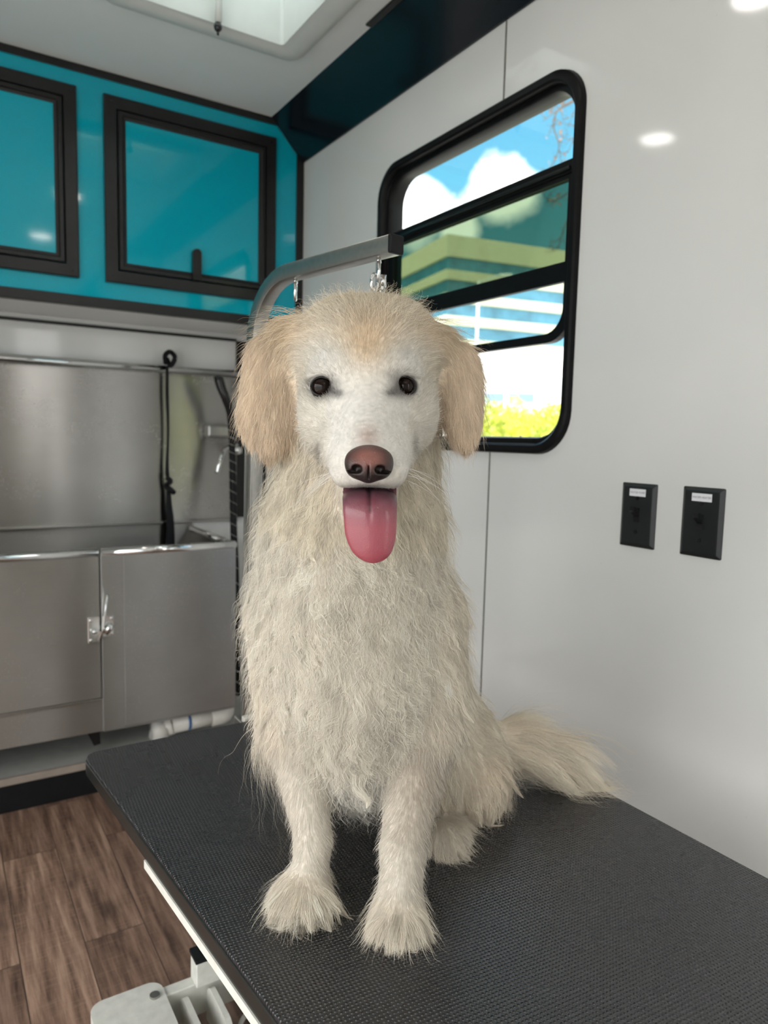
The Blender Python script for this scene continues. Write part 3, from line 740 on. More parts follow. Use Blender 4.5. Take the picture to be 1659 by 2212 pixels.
def gpt(px, dist):
    d = ray(px, 900); d = d[:2]/np.linalg.norm(d[:2]); return float(d[0]*dist), float(d[1]*dist)
def build_glare_block():  # white mass added where the view blows out, covering the lower facade bands
    x, y = gpt(1130, 60); o = thing('glare_block', 'added white block standing for the blown-out glare below the office block', 'building', (x, y, GZ))
    d = np.array([x, y])/60; s = np.array([d[1], -d[0]])
    q = np.array([x, y])
    obj('glare_slab', prism(nb(), [tuple(q-s*16), tuple(q+s*16), tuple(q+s*16+d*10), tuple(q-s*16+d*10)], GZ, GZ+9.3, 'z'), 'palepost', o)
    for k in (-7.4, -3.6, -1.2):
        obj('dark_opening', prism(nb(), [tuple(q+s*k-d*.1), tuple(q+s*(k+2.0)-d*.1), tuple(q+s*(k+2.0)+d*.4), tuple(q+s*k+d*.4)], GZ+5.0, GZ+5.7, 'z'), 'roofblue', o)
build_glare_block()

def leaf_mass(c, r, n, size, sc=(1, 1, 1), seed=0, droop=0.0):
    g = np.random.default_rng(seed); bm = nb()
    for _ in range(n):
        v = g.normal(size=3); v /= np.linalg.norm(v); rad = r*(0.45+0.55*g.random()**0.5)
        lump = 0.8+0.25*math.sin(v[0]*5+seed)*math.cos(v[1]*4+seed*2)+0.15*math.sin(v[2]*7)
        p = Vector((c[0]+v[0]*rad*sc[0]*lump, c[1]+v[1]*rad*sc[1]*lump, c[2]+v[2]*rad*sc[2]*lump))
        u = Vector(g.normal(size=3)).normalized(); w = u.cross(Vector(g.normal(size=3))).normalized(); s = size*(0.6+0.8*g.random())
        bm.faces.new([bm.verts.new(p - u*s), bm.verts.new(p + w*s*.45), bm.verts.new(p + u*s), bm.verts.new(p - w*s*.45)])
    return bm
def build_tree(px, dist, h, r, label, seed, mat='leafy', n=3000, group='trees beyond the lot', xy=None):
    x, y = xy or gpt(px, dist); o = thing('tree', label, 'tree', (x, y, GZ), group)
    obj('trunk', tube(nb(), spline([(x, y, GZ), (x+.05*r, y, GZ+h*.3), (x-.04*r, y+.05*r, GZ+h*.75)], 5), lambda t: .05*r*(1.3-t)+.03, 10), 'bark', o, True)
    obj('crown', leaf_mass((x, y, GZ+h-r*.85), r, n, r*.050, (1.15, 1.15, .85), seed), mat, o)
for i, (px, dist, h, r, mat, lab) in enumerate(((1030, 25, 3.5, 1.2, 'leafd', 'olive tree at the left of the lower window opening'), (1125, 31, 3.6, 1.6, 'leafy', 'yellow green tree behind the white post'),
        (1185, 27, 3.2, 1.3, 'leafy', 'yellow green tree in the middle of the lower window opening'), (1226, 23, 3.4, 1.3, 'leafd', 'taller tree at the near edge of the lower window opening'),
        (1085, 40, 4.2, 1.9, 'leafy', 'small distant yellow green tree beside the white post'))):
    build_tree(px, dist, h, r, lab, i+3, mat)
# trees further along the street, seen only as reflections in the steel and through the other windows
for (x, y, h, r, lab) in ((2.45, -3.1, 3.3, 0.95, 'bushy yellow green street tree beside the van, nearest its rear window'), (3.5, -7.4, 4.8, 1.7, 'bushy yellow green street tree beside the van, behind the nearest one'), (9.8, -5.4, 5.0, 1.9, 'bushy yellow green street tree beside the van, farthest across the lane')):
    build_tree(0, 0, h, r, lab, int(h*10+r), 'leafy', 2600, 'street trees beside the van', (x, y))
x, y = gpt(1140, 22)
d = np.array([x, y])/22; s = np.array([d[1], -d[0]])
lw = obj('lawn', prism(nb(), [tuple(np.array(gpt(1140, 19))-s*9), tuple(np.array(gpt(1140, 19))+s*9), tuple(np.array(gpt(1140, 30))+s*12), tuple(np.array(gpt(1140, 30))-s*12)], GZ, GZ+.03, 'z'), 'lawn'); lw['kind'] = 'structure'
def build_post(px, dist, h, w, label):
    x, y = gpt(px, dist); bm = bx(x-w, x+w, y-w, y+w, GZ, GZ+h, .02)
    o = thing('white_post', label, 'post', (x, y, GZ), 'white posts by the lot')
    obj('shaft', bm, 'palepost', o); obj('post_cap', bx(x-w*1.25, x+w*1.25, y-w*1.25, y+w*1.25, GZ+h, GZ+h+.06), 'palepost', o)
build_post(1073, 15, 1.25, .20, 'thick white post seen through the lower window opening')
build_post(1108, 17, 1.0, .12, 'thin white post to the right of the thick white post')
x, y = gpt(1024, 46)
lp = thing('street_light', 'slim street light pole in front of the office block', 'street light', (x, y, GZ))
obj('pole', tube(nb(), [(x, y, GZ), (x, y, GZ+6), (x, y, GZ+11.6)], lambda t: .13-.05*t, 12), 'palepost', lp, True)
hd = Vector((s[0], s[1], 0))
obj('lamp_arm', tube(nb(), [Vector((x, y, GZ+11.5)), Vector((x, y, GZ+11.9))+hd*1.3], .05, 8), 'palepost', lp, True)
obj('lamp_head', prism(nb(), [tuple((Vector((x, y, 0))+hd*q+Vector((-hd.y, hd.x, 0))*w)[:2]) for q, w in ((1.2, -.15), (2.0, -.15), (2.0, .15), (1.2, .15))], GZ+11.82, GZ+11.98, 'z'), 'palepost', lp)

# bare street tree whose twigs hang across the upper right of the window
def build_bare_tree():
    x, y = gpt(1330, 9.5); g = np.random.default_rng(5)
    o = thing('bare_tree', 'nearly bare street tree with hanging twigs outside the window', 'tree', (x, y, GZ))
    def q(px, py, dist):
        r = ray(px, py); r = r/np.linalg.norm(r[:2]); p = EYE + r*dist; return Vector(p)
    obj('trunk', tube(nb(), spline([(x, y, GZ), (x+.1, y, GZ+2.5), q(1400, 60, 9.2), q(1380, -60, 9.0)], 6), lambda t: .16*(1-t*.7), 10), 'bark', o, True)
    bm = nb(); lf = nb()
    def twig(p, d, L, r, depth):
        pts = [p]; v = d.copy()
        for i in range(6):
            v = (v + Vector(g.normal(size=3))*.28).normalized(); pts.append(pts[-1]+v*L/6)
        tube(bm, pts, lambda t: r*(1-.75*t), 5)
        if depth < 3:
            for k in range(4):
                i = int(g.integers(1, 6)); nd = (v*.6 + Vector(g.normal(size=3))*.8 + Vector((0, 0, -.15))).normalized()
                twig(pts[i], nd, L*.50, r*.5, depth+1)
        else:
            for k in range(2):
                if g.random() < .22:
                    c = pts[int(g.integers(1, 6))]; u = Vector(g.normal(size=3)).normalized(); w = u.cross(Vector((0, 0, 1))).normalized(); sz = .035
                    lf.faces.new([lf.verts.new(c), lf.verts.new(c+u*sz+w*sz*.5), lf.verts.new(c+u*sz*2), lf.verts.new(c+u*sz-w*sz*.5)])
    for path in (((1330, 150), (1280, 190), (1235, 222), (1205, 238), (1172, 262)), ((1240, 215), (1204, 240), (1196, 275), (1208, 315), (1196, 350), (1182, 375)), ((1300, 235), (1262, 262), (1240, 300), (1226, 330)),
                 ((1310, 340), (1270, 380), (1236, 410), (1205, 430), (1176, 438)), ((1290, 420), (1240, 452), (1216, 500), (1206, 540)), ((1300, 200), (1250, 205), (1215, 200), (1180, 225))):
        pts = spline([q(px, py, 8.8+.1*i) for i, (px, py) in enumerate(path)], 4)
        tube(bm, pts, lambda t: .013*(1-.7*t), 5)
        for k in range(3, len(pts), 2):
            v = (Vector(pts[k])-Vector(pts[k-1])).normalized(); nd = (v*.5+Vector(g.normal(size=3))*.8+Vector((0, 0, -.2))).normalized()
            twig(Vector(pts[k]), nd, .16+.14*g.random(), .0065, 2)
    obj('branches', bm, 'bark', o); obj('dry_leaves', lf, 'brownleaf', o)
build_bare_tree()

# ================================================================== the dog
UX = np.array([math.cos(YAW), -math.sin(YAW), 0.0]); WX = np.array([math.sin(YAW), math.cos(YAW), 0.0]); ZX = np.array([0, 0, 1.0])
FR = np.array([UX, WX, ZX])                      # dog frame: u across, w away, z up
def at(px, py, d):
    """point at horizontal distance d in front of the phone, in the dog's frame (u, w, z)"""
    r = ray(px, py); p = EYE + r*(d/(r @ WX)); return FR @ p
def to_world(q): return np.asarray(q) @ FR
def to_px(q):
    c = (np.asarray(q) @ FR - EYE) @ RC.T
    return c[:, 0]/c[:, 2]*F_PX+829.5, c[:, 1]/c[:, 2]*F_PX+1106
DZ = TZ + 0.0005

PR = []          # (kind, data, blend, region)
def ell(px, py, d, ru, rw, rz, region, k=.02, tilt=0.0, off=(0, 0, 0)):
    PR.append(('e', (at(px, py, d)+np.array(off), np.array([ru, rw, rz]), tilt), k, region))
def cap(a, b, ra, rb, region, k=.02):
    PR.append(('c', (at(*a), at(*b), ra, rb), k, region))
# --- head
ell(792, 790, .785, .071, .078, .066, 'skull', .02)
ell(745, 735, .775, .045, .055, .040, 'skull', .02)
ell(845, 735, .775, .045, .055, .040, 'skull', .02)
ell(722, 895, .750, .036, .045, .042, 'cheek', .03)
ell(870, 895, .750, .036, .045, .042, 'cheek', .03)
ell(742, 800, .725, .028, .020, .018, 'face', .018)
ell(836, 800, .725, .028, .020, .018, 'face', .018)
cap((794, 850, .730), (797, 985, .655), .034, .0285, 'muzzle', .034)
ell(763, 1010, .662, .0205, .030, .0205, 'muzzle', .020)
ell(831, 1010, .662, .0205, .030, .0205, 'muzzle', .020)
ell(730, 968, .700, .0165, .028, .024, 'cheek', .02)
ell(861, 966, .700, .0165, .028, .024, 'cheek', .02)
cap((795, 1060, .735), (798, 1100, .672), .030, .021, 'jaw', .012)
# --- ears
ell(652, 745, .790, .026, .026, .030, 'eartop', .018, .5)
ell(598, 808, .792, .034, .0165, .045, 'ear', .014, .35)
ell(570, 880, .785, .0275, .0150, .042, 'ear', .016, -.12)
ell(592, 938, .780, .0130, .0105, .024, 'ear', .012, -.25)
ell(925, 760, .795, .024, .026, .030, 'eartop', .018, -.5)
ell(978, 820, .795, .028, .0155, .042, 'ear', .014, -.30)
ell(1000, 878, .788, .0210, .0140, .040, 'ear', .016, .04)
ell(1000, 925, .783, .0130, .0105, .022, 'ear', .012, .05)
# --- neck, chest, trunk
cap((792, 850, .835), (770, 1090, .850), .078, .096, 'neck', .03)
ell(757, 1215, .855, .106, .105, .105, 'chest', .04)
ell(758, 1350, .850, .106, .110, .110, 'chest', .04)
ell(768, 1480, .845, .092, .105, .095, 'chest', .04)
ell(778, 1600, .840, .062, .075, .060, 'brisket', .03)
cap((775, 1230, .930), (890, 1560, 1.020), .100, .096, 'back', .04)
ell(955, 1625, .985, .082, .095, .078, 'rump', .035)
ell(1032, 1675, .945, .040, .065, .048, 'haunch', .02)
ell(690, 1640, .960, .050, .070, .050, 'haunch', .02)
cap((1000, 1775, .930), (962, 1820, .850), .024, .019, 'hindpaw', .014)
ell(962, 1815, .850, .022, .034, .017, 'hindpaw', .014)
# --- fore legs
cap((640, 1330, .850), (640, 1560, .815), .052, .042, 'shoulder', .03)
cap((640, 1560, .812), (676, 1810, .765), .036, .0185, 'leg', .016)
cap((676, 1810, .765), (668, 1900, .745), .0185, .0195, 'leg', .010)
ell(652, 1925, .733, .0290, .0340, .0200, 'paw', .012)
cap((905, 1330, .850), (915, 1560, .820), .055, .048, 'shoulder', .03)
cap((910, 1560, .818), (872, 1830, .745), .040, .0225, 'leg', .016)
cap((872, 1830, .745), (864, 1930, .720), .0220, .0220, 'leg', .010)
ell(860, 1978, .706, .0275, .0350, .0225, 'paw', .012)
for px, py, d in ((612, 1945, .716), (640, 1958, .706), (668, 1958, .706), (694, 1945, .714)): ell(px, py, d, .0095, .0140, .0120, 'paw', .006)
for px, py, d in ((824, 2000, .690), (848, 2012, .680), (873, 2012, .680), (898, 2000, .688)): ell(px, py, d, .0090, .0140, .0125, 'paw', .006)
# --- tail lying towards the wall
cap((1040, 1630, 1.010), (1110, 1605, 1.020), .034, .031, 'tail', .02)
cap((1110, 1605, 1.020), (1190, 1628, 1.020), .031, .026, 'tail', .015)
cap((1190, 1628, 1.020), (1255, 1672, 1.015), .026, .014, 'tail', .015)

EYES = [at(697, 836, .7165), at(873, 835, .7165)]
def prim_sdf(P, pr):
    if pr[0] == 'e':
        c, r, t = pr[1]; q = P - c.astype(np.float32)
        if t:
            ct, st = math.cos(t), math.sin(t); q = np.stack([q[:, 0]*ct + q[:, 2]*st, q[:, 1], -q[:, 0]*st + q[:, 2]*ct], 1)
        k0 = np.linalg.norm(q/r.astype(np.float32), axis=1); k1 = np.linalg.norm(q/(r*r).astype(np.float32), axis=1)
        return k0*(k0-1)/np.maximum(k1, 1e-6)
    a, b, ra, rb = pr[1]; ab = (b-a).astype(np.float32); q = P - a.astype(np.float32)
    t = np.clip(q @ ab/float(ab @ ab), 0, 1)
    return np.linalg.norm(q - t[:, None]*ab, axis=1) - (ra + (rb-ra)*t).astype(np.float32)
def smin(a, b, k):
    h = np.maximum(k-np.abs(a-b), 0)/k
    return np.minimum(a, b) - h*h*k*0.25
def dog_sdf(P):
    d = None
    for pr in PR:
        s = prim_sdf(P, pr)
        d = s if d is None else smin(d, s, np.float32(pr[2]))
    for e in EYES:                                 # eye sockets
        s = prim_sdf(P, ('e', (e+np.array([0, -.002, 0]), np.array([.0120, .0165, .0098]), 0.0)))
        d = -smin(-d, s, np.float32(.008))
    # parted mouth between lip and jaw
    m = prim_sdf(P, ('e', (at(797, 1064, .660), np.array([.027, .045, .0065]), 0.0)))
    d = -smin(-d, m, np.float32(.004))
    return -smin(-d, -(np.float32(DZ) - P[:, 2]), np.float32(.004)) if False else np.maximum(d, np.float32(DZ) - P[:, 2])

def surface_nets(f, lo, hi, h):
    n = [int(math.ceil((hi[i]-lo[i])/h))+1 for i in range(3)]
    ax = [np.float32(lo[i]) + np.float32(h)*np.arange(n[i], dtype=np.float32) for i in range(3)]
    V = np.empty(n, np.float32)
    yy, zz = np.meshgrid(ax[1], ax[2], indexing='ij')
    for i0 in range(0, n[0], 16):
        xs = ax[0][i0:i0+16]
        P = np.empty((len(xs), n[1], n[2], 3), np.float32); P[..., 0] = xs[:, None, None]; P[..., 1] = yy; P[..., 2] = zz
        V[i0:i0+16] = f(P.reshape(-1, 3)).reshape(len(xs), n[1], n[2])
    S = V < 0
    cs = np.zeros((n[0]-1, n[1]-1, n[2]-1), np.int8)
    corners = [(i, j, k) for i in (0, 1) for j in (0, 1) for k in (0, 1)]
    for i, j, k in corners: cs += S[i:n[0]-1+i, j:n[1]-1+j, k:n[2]-1+k]
    act = (cs > 0) & (cs < 8)
    idx = np.argwhere(act); ids = -np.ones(act.shape, np.int64); ids[act] = np.arange(len(idx))
    cv = np.stack([V[idx[:, 0]+i, idx[:, 1]+j, idx[:, 2]+k] for i, j, k in corners], 1)
    acc = np.zeros((len(idx), 3)); cnt = np.zeros(len(idx))
    for a in range(8):
        for b in range(a+1, 8):
            da = np.array(corners[a]); db = np.array(corners[b])
            if np.abs(da-db).sum() != 1: continue
            m = (cv[:, a] < 0) != (cv[:, b] < 0)
            t = np.where(m, cv[:, a]/np.where(m, cv[:, a]-cv[:, b], 1), 0)
            acc[m] += da + t[m, None]*(db-da); cnt[m] += 1
    verts = np.array(lo) + h*(idx + acc/cnt[:, None])
    faces = []
    for axis in range(3):
        o1, o2 = [(1, 2), (2, 0), (0, 1)][axis]
        sl = [slice(None)]*3; sl[axis] = slice(0, n[axis]-1); s2 = [slice(None)]*3; s2[axis] = slice(1, n[axis])
        a, b = S[tuple(sl)], S[tuple(s2)]
        E = np.argwhere(a != b); flip = a[a != b]
        ok = (E[:, o1] > 0) & (E[:, o2] > 0) & (E[:, o1] < n[o1]-1) & (E[:, o2] < n[o2]-1); E = E[ok]; flip = flip[ok]
        q = []
        for d1, d2 in ((-1, -1), (0, -1), (0, 0), (-1, 0)):
            c = E.copy(); c[:, o1] += d1; c[:, o2] += d2; q.append(ids[c[:, 0], c[:, 1], c[:, 2]])
        q = np.stack(q, 1); q[~flip] = q[~flip][:, ::-1]
        faces.append(q)
    return verts, np.concatenate(faces)
def np_mesh(name, verts, faces):
    me = bpy.data.meshes.new(name)
    me.vertices.add(len(verts)); me.vertices.foreach_set('co', np.asarray(verts, np.float32).ravel())
    k = faces.shape[1]
    me.loops.add(faces.size); me.loops.foreach_set('vertex_index', faces.ravel().astype(np.int32))
    me.polygons.add(len(faces)); me.polygons.foreach_set('loop_start', np.arange(0, faces.size, k, dtype=np.int32))
    me.update(calc_edges=True); me.validate(); return me
def relax(verts, faces, it=2, lam=.5):
    n = len(verts); v = verts.copy()
    e = np.concatenate([faces[:, [i, (i+1) % 4]] for i in range(4)])
    deg = np.bincount(e[:, 0], minlength=n) + np.bincount(e[:, 1], minlength=n)
    for _ in range(it):
        s = np.stack([np.bincount(e[:, 0], v[e[:, 1], c], n) + np.bincount(e[:, 1], v[e[:, 0], c], n) for c in range(3)], 1)
        v += lam*(s/np.maximum(deg, 1)[:, None]-v)
    return v

# ---- region style: length, lift, curl, fuzz, strands per cm2
STYLE = dict(skull=(.012, .40, .10, .35, 60), face=(.0065, .30, .05, .2, 90), cheek=(.011, .35, .10, .3, 70), muzzle=(.0042, .30, .02, .15, 110), jaw=(.007, .3, .05, .3, 80),
    eartop=(.024, .40, .35, .5, 60), ear=(.020, .30, .40, .4, 64), neck=(.034, .42, 1.0, .7, 44), chest=(.036, .40, 1.35, .8, 40), brisket=(.042, .36, 1.1, .7, 42), back=(.036, .4, .4, .5, 14),
    rump=(.028, .42, .6, .5, 26), haunch=(.027, .42, .55, .5, 36), hindpaw=(.026, .32, .20, .4, 50), shoulder=(.028, .36, .60, .55, 40), leg=(.0115, .36, .12, .35, 70), paw=(.029, .30, .16, .38, 70), tail=(.072, .30, .30, .35, 36))
NOSE = at(797, 1000, .622)
def blob(x, y, cx, cy, rx, ry):
    return np.exp(-(((x-cx)/rx)**2 + ((y-cy)/ry)**2))
def coat(P, region, g):
    """coat colour by place on the body; leg tones also hold shade"""
    x, y = to_px(P); n = len(P)
    base = {'skull': (.80, .74, .63), 'face': (.80, .775, .72), 'cheek': (.80, .76, .68), 'muzzle': (.80, .775, .725), 'jaw': (.80, .74, .64), 'eartop': (.85, .74, .58), 'ear': (.88, .73, .57), 'neck': (.86, .79, .66),
            'chest': (.87, .82, .72), 'brisket': (.76, .73, .67), 'back': (.85, .79, .67), 'rump': (.84, .76, .64), 'haunch': (.83, .73, .60), 'hindpaw': (.86, .79, .68), 'shoulder': (.85, .78, .67), 'leg': (.80, .745, .66), 'paw': (.88, .81, .70), 'tail': (.93, .83, .69)}
    names = list(base); T = np.array([base[k] for k in names])
    c = T[[names.index(r) for r in region]] if isinstance(region, list) else T[region]
    head = np.isin(region, [names.index(k) for k in ('skull', 'face', 'cheek', 'muzzle', 'eartop')])
    gold = np.array([.80, .60, .40]); white = np.array([.79, .775, .735]); dark = np.array([.055, .05, .055]); tan_shade = np.array([.50, .43, .355])
    def mix(w, k):
        nonlocal c
        c = c*(1-w[:, None]) + k*w[:, None]
    mix(head*.85*blob(x, y, 795, 742, 65, 60), gold)
    mix(head*.55*blob(x, y, 640, 700, 45, 60), gold); mix(head*.55*blob(x, y, 930, 720, 45, 55), gold)
    mix(head*.45*np.clip((690-y)/40, 0, 1), np.array([.80, .68, .50]))
    mix(head*.8*blob(x, y, 700, 770, 50, 40), white); mix(head*.8*blob(x, y, 880, 770, 50, 40), white)
    mix(head*.6*blob(x, y, 800, 930, 120, 90), white)
    mix(head*.75*blob(x, y, 795, 945, 26, 30), np.array([.42, .30, .26]))
    for cx, cy, rx, ry, s in ((697, 838, 28, 23, .85), (873, 837, 28, 23, .85), (727, 849, 15, 8, .75), (845, 848, 14, 8, .75), (718, 822, 16, 9, .25), (852, 812, 18, 12, .35)):
        mix(head*np.clip(s*1.5*blob(x, y, cx, cy, rx, ry), 0, s), dark)
    mix(head*.55*blob(x, y, 690, 978, 6, 22), dark); mix(head*.55*blob(x, y, 895, 962, 5, 20), dark)
    mix(head*.85*np.clip((y-1035)/14, 0, 1)*blob(x, y, 797, 1050, 60, 30), dark)
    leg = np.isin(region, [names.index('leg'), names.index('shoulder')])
    mix(leg*.75*blob(x, y, 905, 1680, 65, 130), tan_shade); mix(leg*.4*blob(x, y, 880, 1790, 40, 40), tan_shade)  # tan foreleg fur, deepened so its colour carries the leg's shade
    c = c*(0.90+0.2*g.random((n, 1)))*(1+.05*g.normal(size=(n, 1)))
    return np.clip(c*np.array([.90, .89, .87]), 0.01, .93), names

def mk_fur(name='dog_coat'):
    t = NT(name); t.t.nodes.remove(t.b)
    a = t.n('Attribute', attribute_name='coat'); a.attribute_type = 'GEOMETRY'
    r = t.n('Attribute', attribute_name='root_normal'); r.attribute_type = 'GEOMETRY'
    geo = t.n('NewGeometry'); vt = t.n('VectorTransform', vector_type='NORMAL', convert_from='OBJECT', convert_to='WORLD'); t.l(r.outputs['Vector'], vt.inputs[0])
    ad = t.n('VectorMath', operation='MULTIPLY_ADD'); t.l(vt.outputs[0], ad.inputs[0]); ad.inputs[1].default_value = (1.3, 1.3, 1.3); t.l(geo.outputs['Normal'], ad.inputs[2])
    nm = t.n('VectorMath', operation='NORMALIZE'); t.l(ad.outputs[0], nm.inputs[0])
    df = t.n('BsdfDiffuse'); t.l(a.outputs['Color'], df.inputs[0]); t.l(nm.outputs[0], df.inputs['Normal'])
    tl = t.n('BsdfTranslucent'); t.l(a.outputs['Color'], tl.inputs[0])
    hr = t.n('BsdfHair', component='Reflection'); t.l(a.outputs['Color'], hr.inputs[0]); hr.inputs['RoughnessU'].default_value = .28; hr.inputs['RoughnessV'].default_value = .6
    m1 = t.n('MixShader'); m1.inputs[0].default_value = .08; t.l(df.outputs[0], m1.inputs[1]); t.l(tl.outputs[0], m1.inputs[2])
    m2 = t.n('MixShader'); m2.inputs[0].default_value = .14; t.l(m1.outputs[0], m2.inputs[1]); t.l(hr.outputs[0], m2.inputs[2])
    t.l(m2.outputs[0], t.out.inputs[0]); return t.m
MT['fur'] = mk_fur()
def mk_attr(name, rough, attr='coat', sss=0.0, coat=0.0, bump=0.0, bscale=400):
    t = NT(name); pset(t.b, Roughness=rough)
    a = t.n('Attribute', attribute_name=attr); t.l(a.outputs['Color'], t.b.inputs['Base Color'])
    if sss: t.b.inputs['Subsurface Weight'].default_value = sss; t.b.inputs['Subsurface Radius'].default_value = (.006, .002, .0015); t.b.inputs['Subsurface Scale'].default_value = .6
    if coat: t.b.inputs['Coat Weight'].default_value = coat; t.b.inputs['Coat Roughness'].default_value = .12
    if bump:
        vor = t.n('TexVoronoi'); vor.inputs['Scale'].default_value = bscale; t.l(t.coord(), vor.inputs[0]); t.bump(vor.outputs['Distance'], bump, .0006)
    return t.m
MT['hide'] = mk_attr('dog_hide', .8)
MT['nose'] = mk_attr('moist_nose_leather', .46, coat=.08, bump=.35, bscale=900)
MT['tongue'] = mk_attr('wet_tongue', .34, sss=.25, coat=.35, bump=.25, bscale=1100)
MT['mouth'] = plain('dark_mouth_lining', (.030, .018, .018), .4, spec=.4)
MT['eye'] = plain('dark_brown_eye', (.010, .0055, .004), .06, spec=.16, Coat_Weight=0.12, Coat_Roughness=.02)
MT['lid'] = plain('black_eyelid', (.012, .010, .011), .45, spec=.4)

def set_color(me, cols, name='coat', domain='POINT'):
    at_ = me.attributes.new(name, 'FLOAT_COLOR', domain)
    at_.data.foreach_set('color', np.concatenate([cols, np.ones((len(cols), 1))], 1).astype(np.float32).ravel())

def build_dog():
    g = np.random.default_rng(3)
    dog = thing('dog', 'cream golden long-haired dog with its tongue out sitting on the black table', 'dog', tuple(to_world(np.array([at(780, 1800, .83)[0], .83, TZ]))))
    lo = np.array([at(480, 900, .80)[0], .615, TZ-.006]); hi = np.array([at(1320, 1600, 1.0)[0], 1.16, at(790, 600, .8)[2]])
    h = .0036
    v, f = surface_nets(dog_sdf, lo, hi, h)
    v = relax(v, f, 2, .4)
    me = np_mesh('body', to_world(v), f)
    body = link('body', me, 'hide', dog, True)
    # normals and style weights at face centres
    q = v[f]; cen = q.mean(1)
    nr = np.cross(q[:, 2]-q[:, 0], q[:, 3]-q[:, 1]); area = .5*np.linalg.norm(nr, axis=1); nr /= np.maximum(np.linalg.norm(nr, axis=1), 1e-12)[:, None]
    D = np.stack([prim_sdf(v.astype(np.float32), p) for p in PR], 1)
    reg = [p[3] for p in PR]; names = ['skull', 'face', 'cheek', 'muzzle', 'jaw', 'eartop', 'ear', 'neck', 'chest', 'brisket', 'back', 'rump', 'haunch', 'hindpaw', 'shoulder', 'leg', 'paw', 'tail']
    ridx = np.array([names.index(r) for r in reg]); ST = np.array([STYLE[n] for n in names])
    W = np.exp(-np.maximum(D, -.02)/.006); W /= W.sum(1, keepdims=True)
    SV = W @ ST[ridx]                                # style at verts
    # vertex normals
    vn = np.zeros_like(v)
    for k in range(4):
        for c in range(3): vn[:, c] += np.bincount(f[:, k], nr[:, c]*area, len(v))
    vn /= np.maximum(np.linalg.norm(vn, axis=1), 1e-12)[:, None]
    vreg = ridx[np.argmin(D, 1)]
    WR = np.zeros((len(v), len(names)))
    for j, r in enumerate(ridx): WR[:, r] += W[:, j]
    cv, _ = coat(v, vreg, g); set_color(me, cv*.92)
    # ---- scatter roots
    dens = SV[f].mean(1)[:, 4]*1e4*FUR_DENSITY
    back = nr[:, 1] > .25; dens = np.where(back, dens*.45, dens)
    low = cen[:, 2] < DZ+.0012; dens = np.where(low & (nr[:, 2] < -.5), 0, dens)
    ex = np.min(np.stack([np.linalg.norm((cen-e)/np.array([.0117, .0190, .0097]), axis=1) for e in EYES], 1), 1); dens = np.where(ex < 1, 0, dens)
    ns = np.linalg.norm((cen-NOSE)/np.array([.021, .020, .017]), axis=1); dens = np.where(ns < 1, 0, dens)
    mo = np.abs((cen-at(797, 1064, .660))/np.array([.026, .05, .0070])); dens = np.where((mo**2).sum(1) < 1, 0, dens)
    cnt = g.poisson(dens*area); fi = np.repeat(np.arange(len(f)), cnt); N = len(fi)
    a, b = g.random((N, 1)), g.random((N, 1))
    wts = np.concatenate([(1-a)*(1-b), a*(1-b), a*b, (1-a)*b], 1)
    P = (q[fi]*wts[:, :, None]).sum(1); NR = (vn[f[fi]]*wts[:, :, None]).sum(1); NR /= np.linalg.norm(NR, axis=1)[:, None]
    ST_ = (SV[f[fi]]*wts[:, :, None]).sum(1); WRr = (WR[f[fi]]*wts[:, :, None]).sum(1)
    rg = np.array([g.choice(len(names)) for _ in range(0)]) if False else np.argmax(WRr + .25*g.random(WRr.shape)*(WRr > .05), 1)
    L, lift, curl, fuzz = ST_[:, 0], ST_[:, 1], ST_[:, 2], ST_[:, 3]
    x, y = to_px(P)
    # ---- lie of the coat
    I = {n: i for i, n in enumerate(names)}
    FL = np.zeros((N, 3)); wt = lambda *k: sum(WRr[:, I[n]] for n in k)[:, None]
    away = P-NOSE; away /= np.linalg.norm(away, axis=1)[:, None]
    facefl = away*np.array([1.0, .6, 1.0]); facefl[:, 2] -= .25*np.clip((y-860)/100, 0, 1)
    FL += facefl*wt('face', 'muzzle', 'cheek', 'jaw')
    sk = np.stack([(x-792)/130*1.0, np.full(N, .6), .35-(y-760)/260], 1); FL += sk*wt('skull')
    side = np.sign(x-792)
    FL += np.stack([side*.8, np.zeros(N), -.75+.0*x], 1)*wt('eartop')
    FL += np.stack([side*.10 + (x-792-side*195)/260, np.full(N, -.05), np.full(N, -1.0)], 1)*wt('ear')
    swirl = .55*np.sin(x/41.+y/83.)+.35*np.sin(y/37.-x/67.)
    FL += np.stack([(x-770)/260+swirl*.55, np.full(N, -.10), np.full(N, -1.0)], 1)*wt('neck', 'chest')
    FL += np.stack([(x-775)/200*.3+swirl*.4, np.full(N, -.10), np.full(N, -1.0)], 1)*wt('brisket')
    FL += np.stack([.3+swirl*.3, np.full(N, .3), np.full(N, -1.0)], 1)*wt('back', 'rump')
    FL += np.stack([.15+swirl*.3, np.full(N, -.3), np.full(N, -1.0)], 1)*wt('haunch')
    FL += np.stack([(x-np.where(x < 780, 655, 890))/160+swirl*.25, np.full(N, .12), np.full(N, -1.0)], 1)*wt('shoulder', 'leg')
    pc = np.where(x < 760, 650, 860); FL += np.stack([(x-pc)/75, np.full(N, -.8), np.full(N, -.55)], 1)*wt('paw')
    FL += np.stack([np.full(N, .35)+(x-965)/60, np.full(N, -.7), np.full(N, -.5)], 1)*wt('hindpaw')
    FL += np.stack([np.full(N, 1.0), np.full(N, -.10), .15-.75*np.clip((x-1080)/180, 0, 1.2)-.35*np.clip((y-1600)/60, -.5, 1)], 1)*wt('tail')
    FL += g.normal(size=(N, 3))*(fuzz*.30)[:, None]
    FL -= NR*np.sum(FL*NR, 1)[:, None]; FL /= np.maximum(np.linalg.norm(FL, axis=1), 1e-6)[:, None]
    # long wisps and feathering
    wis = np.ones(N)
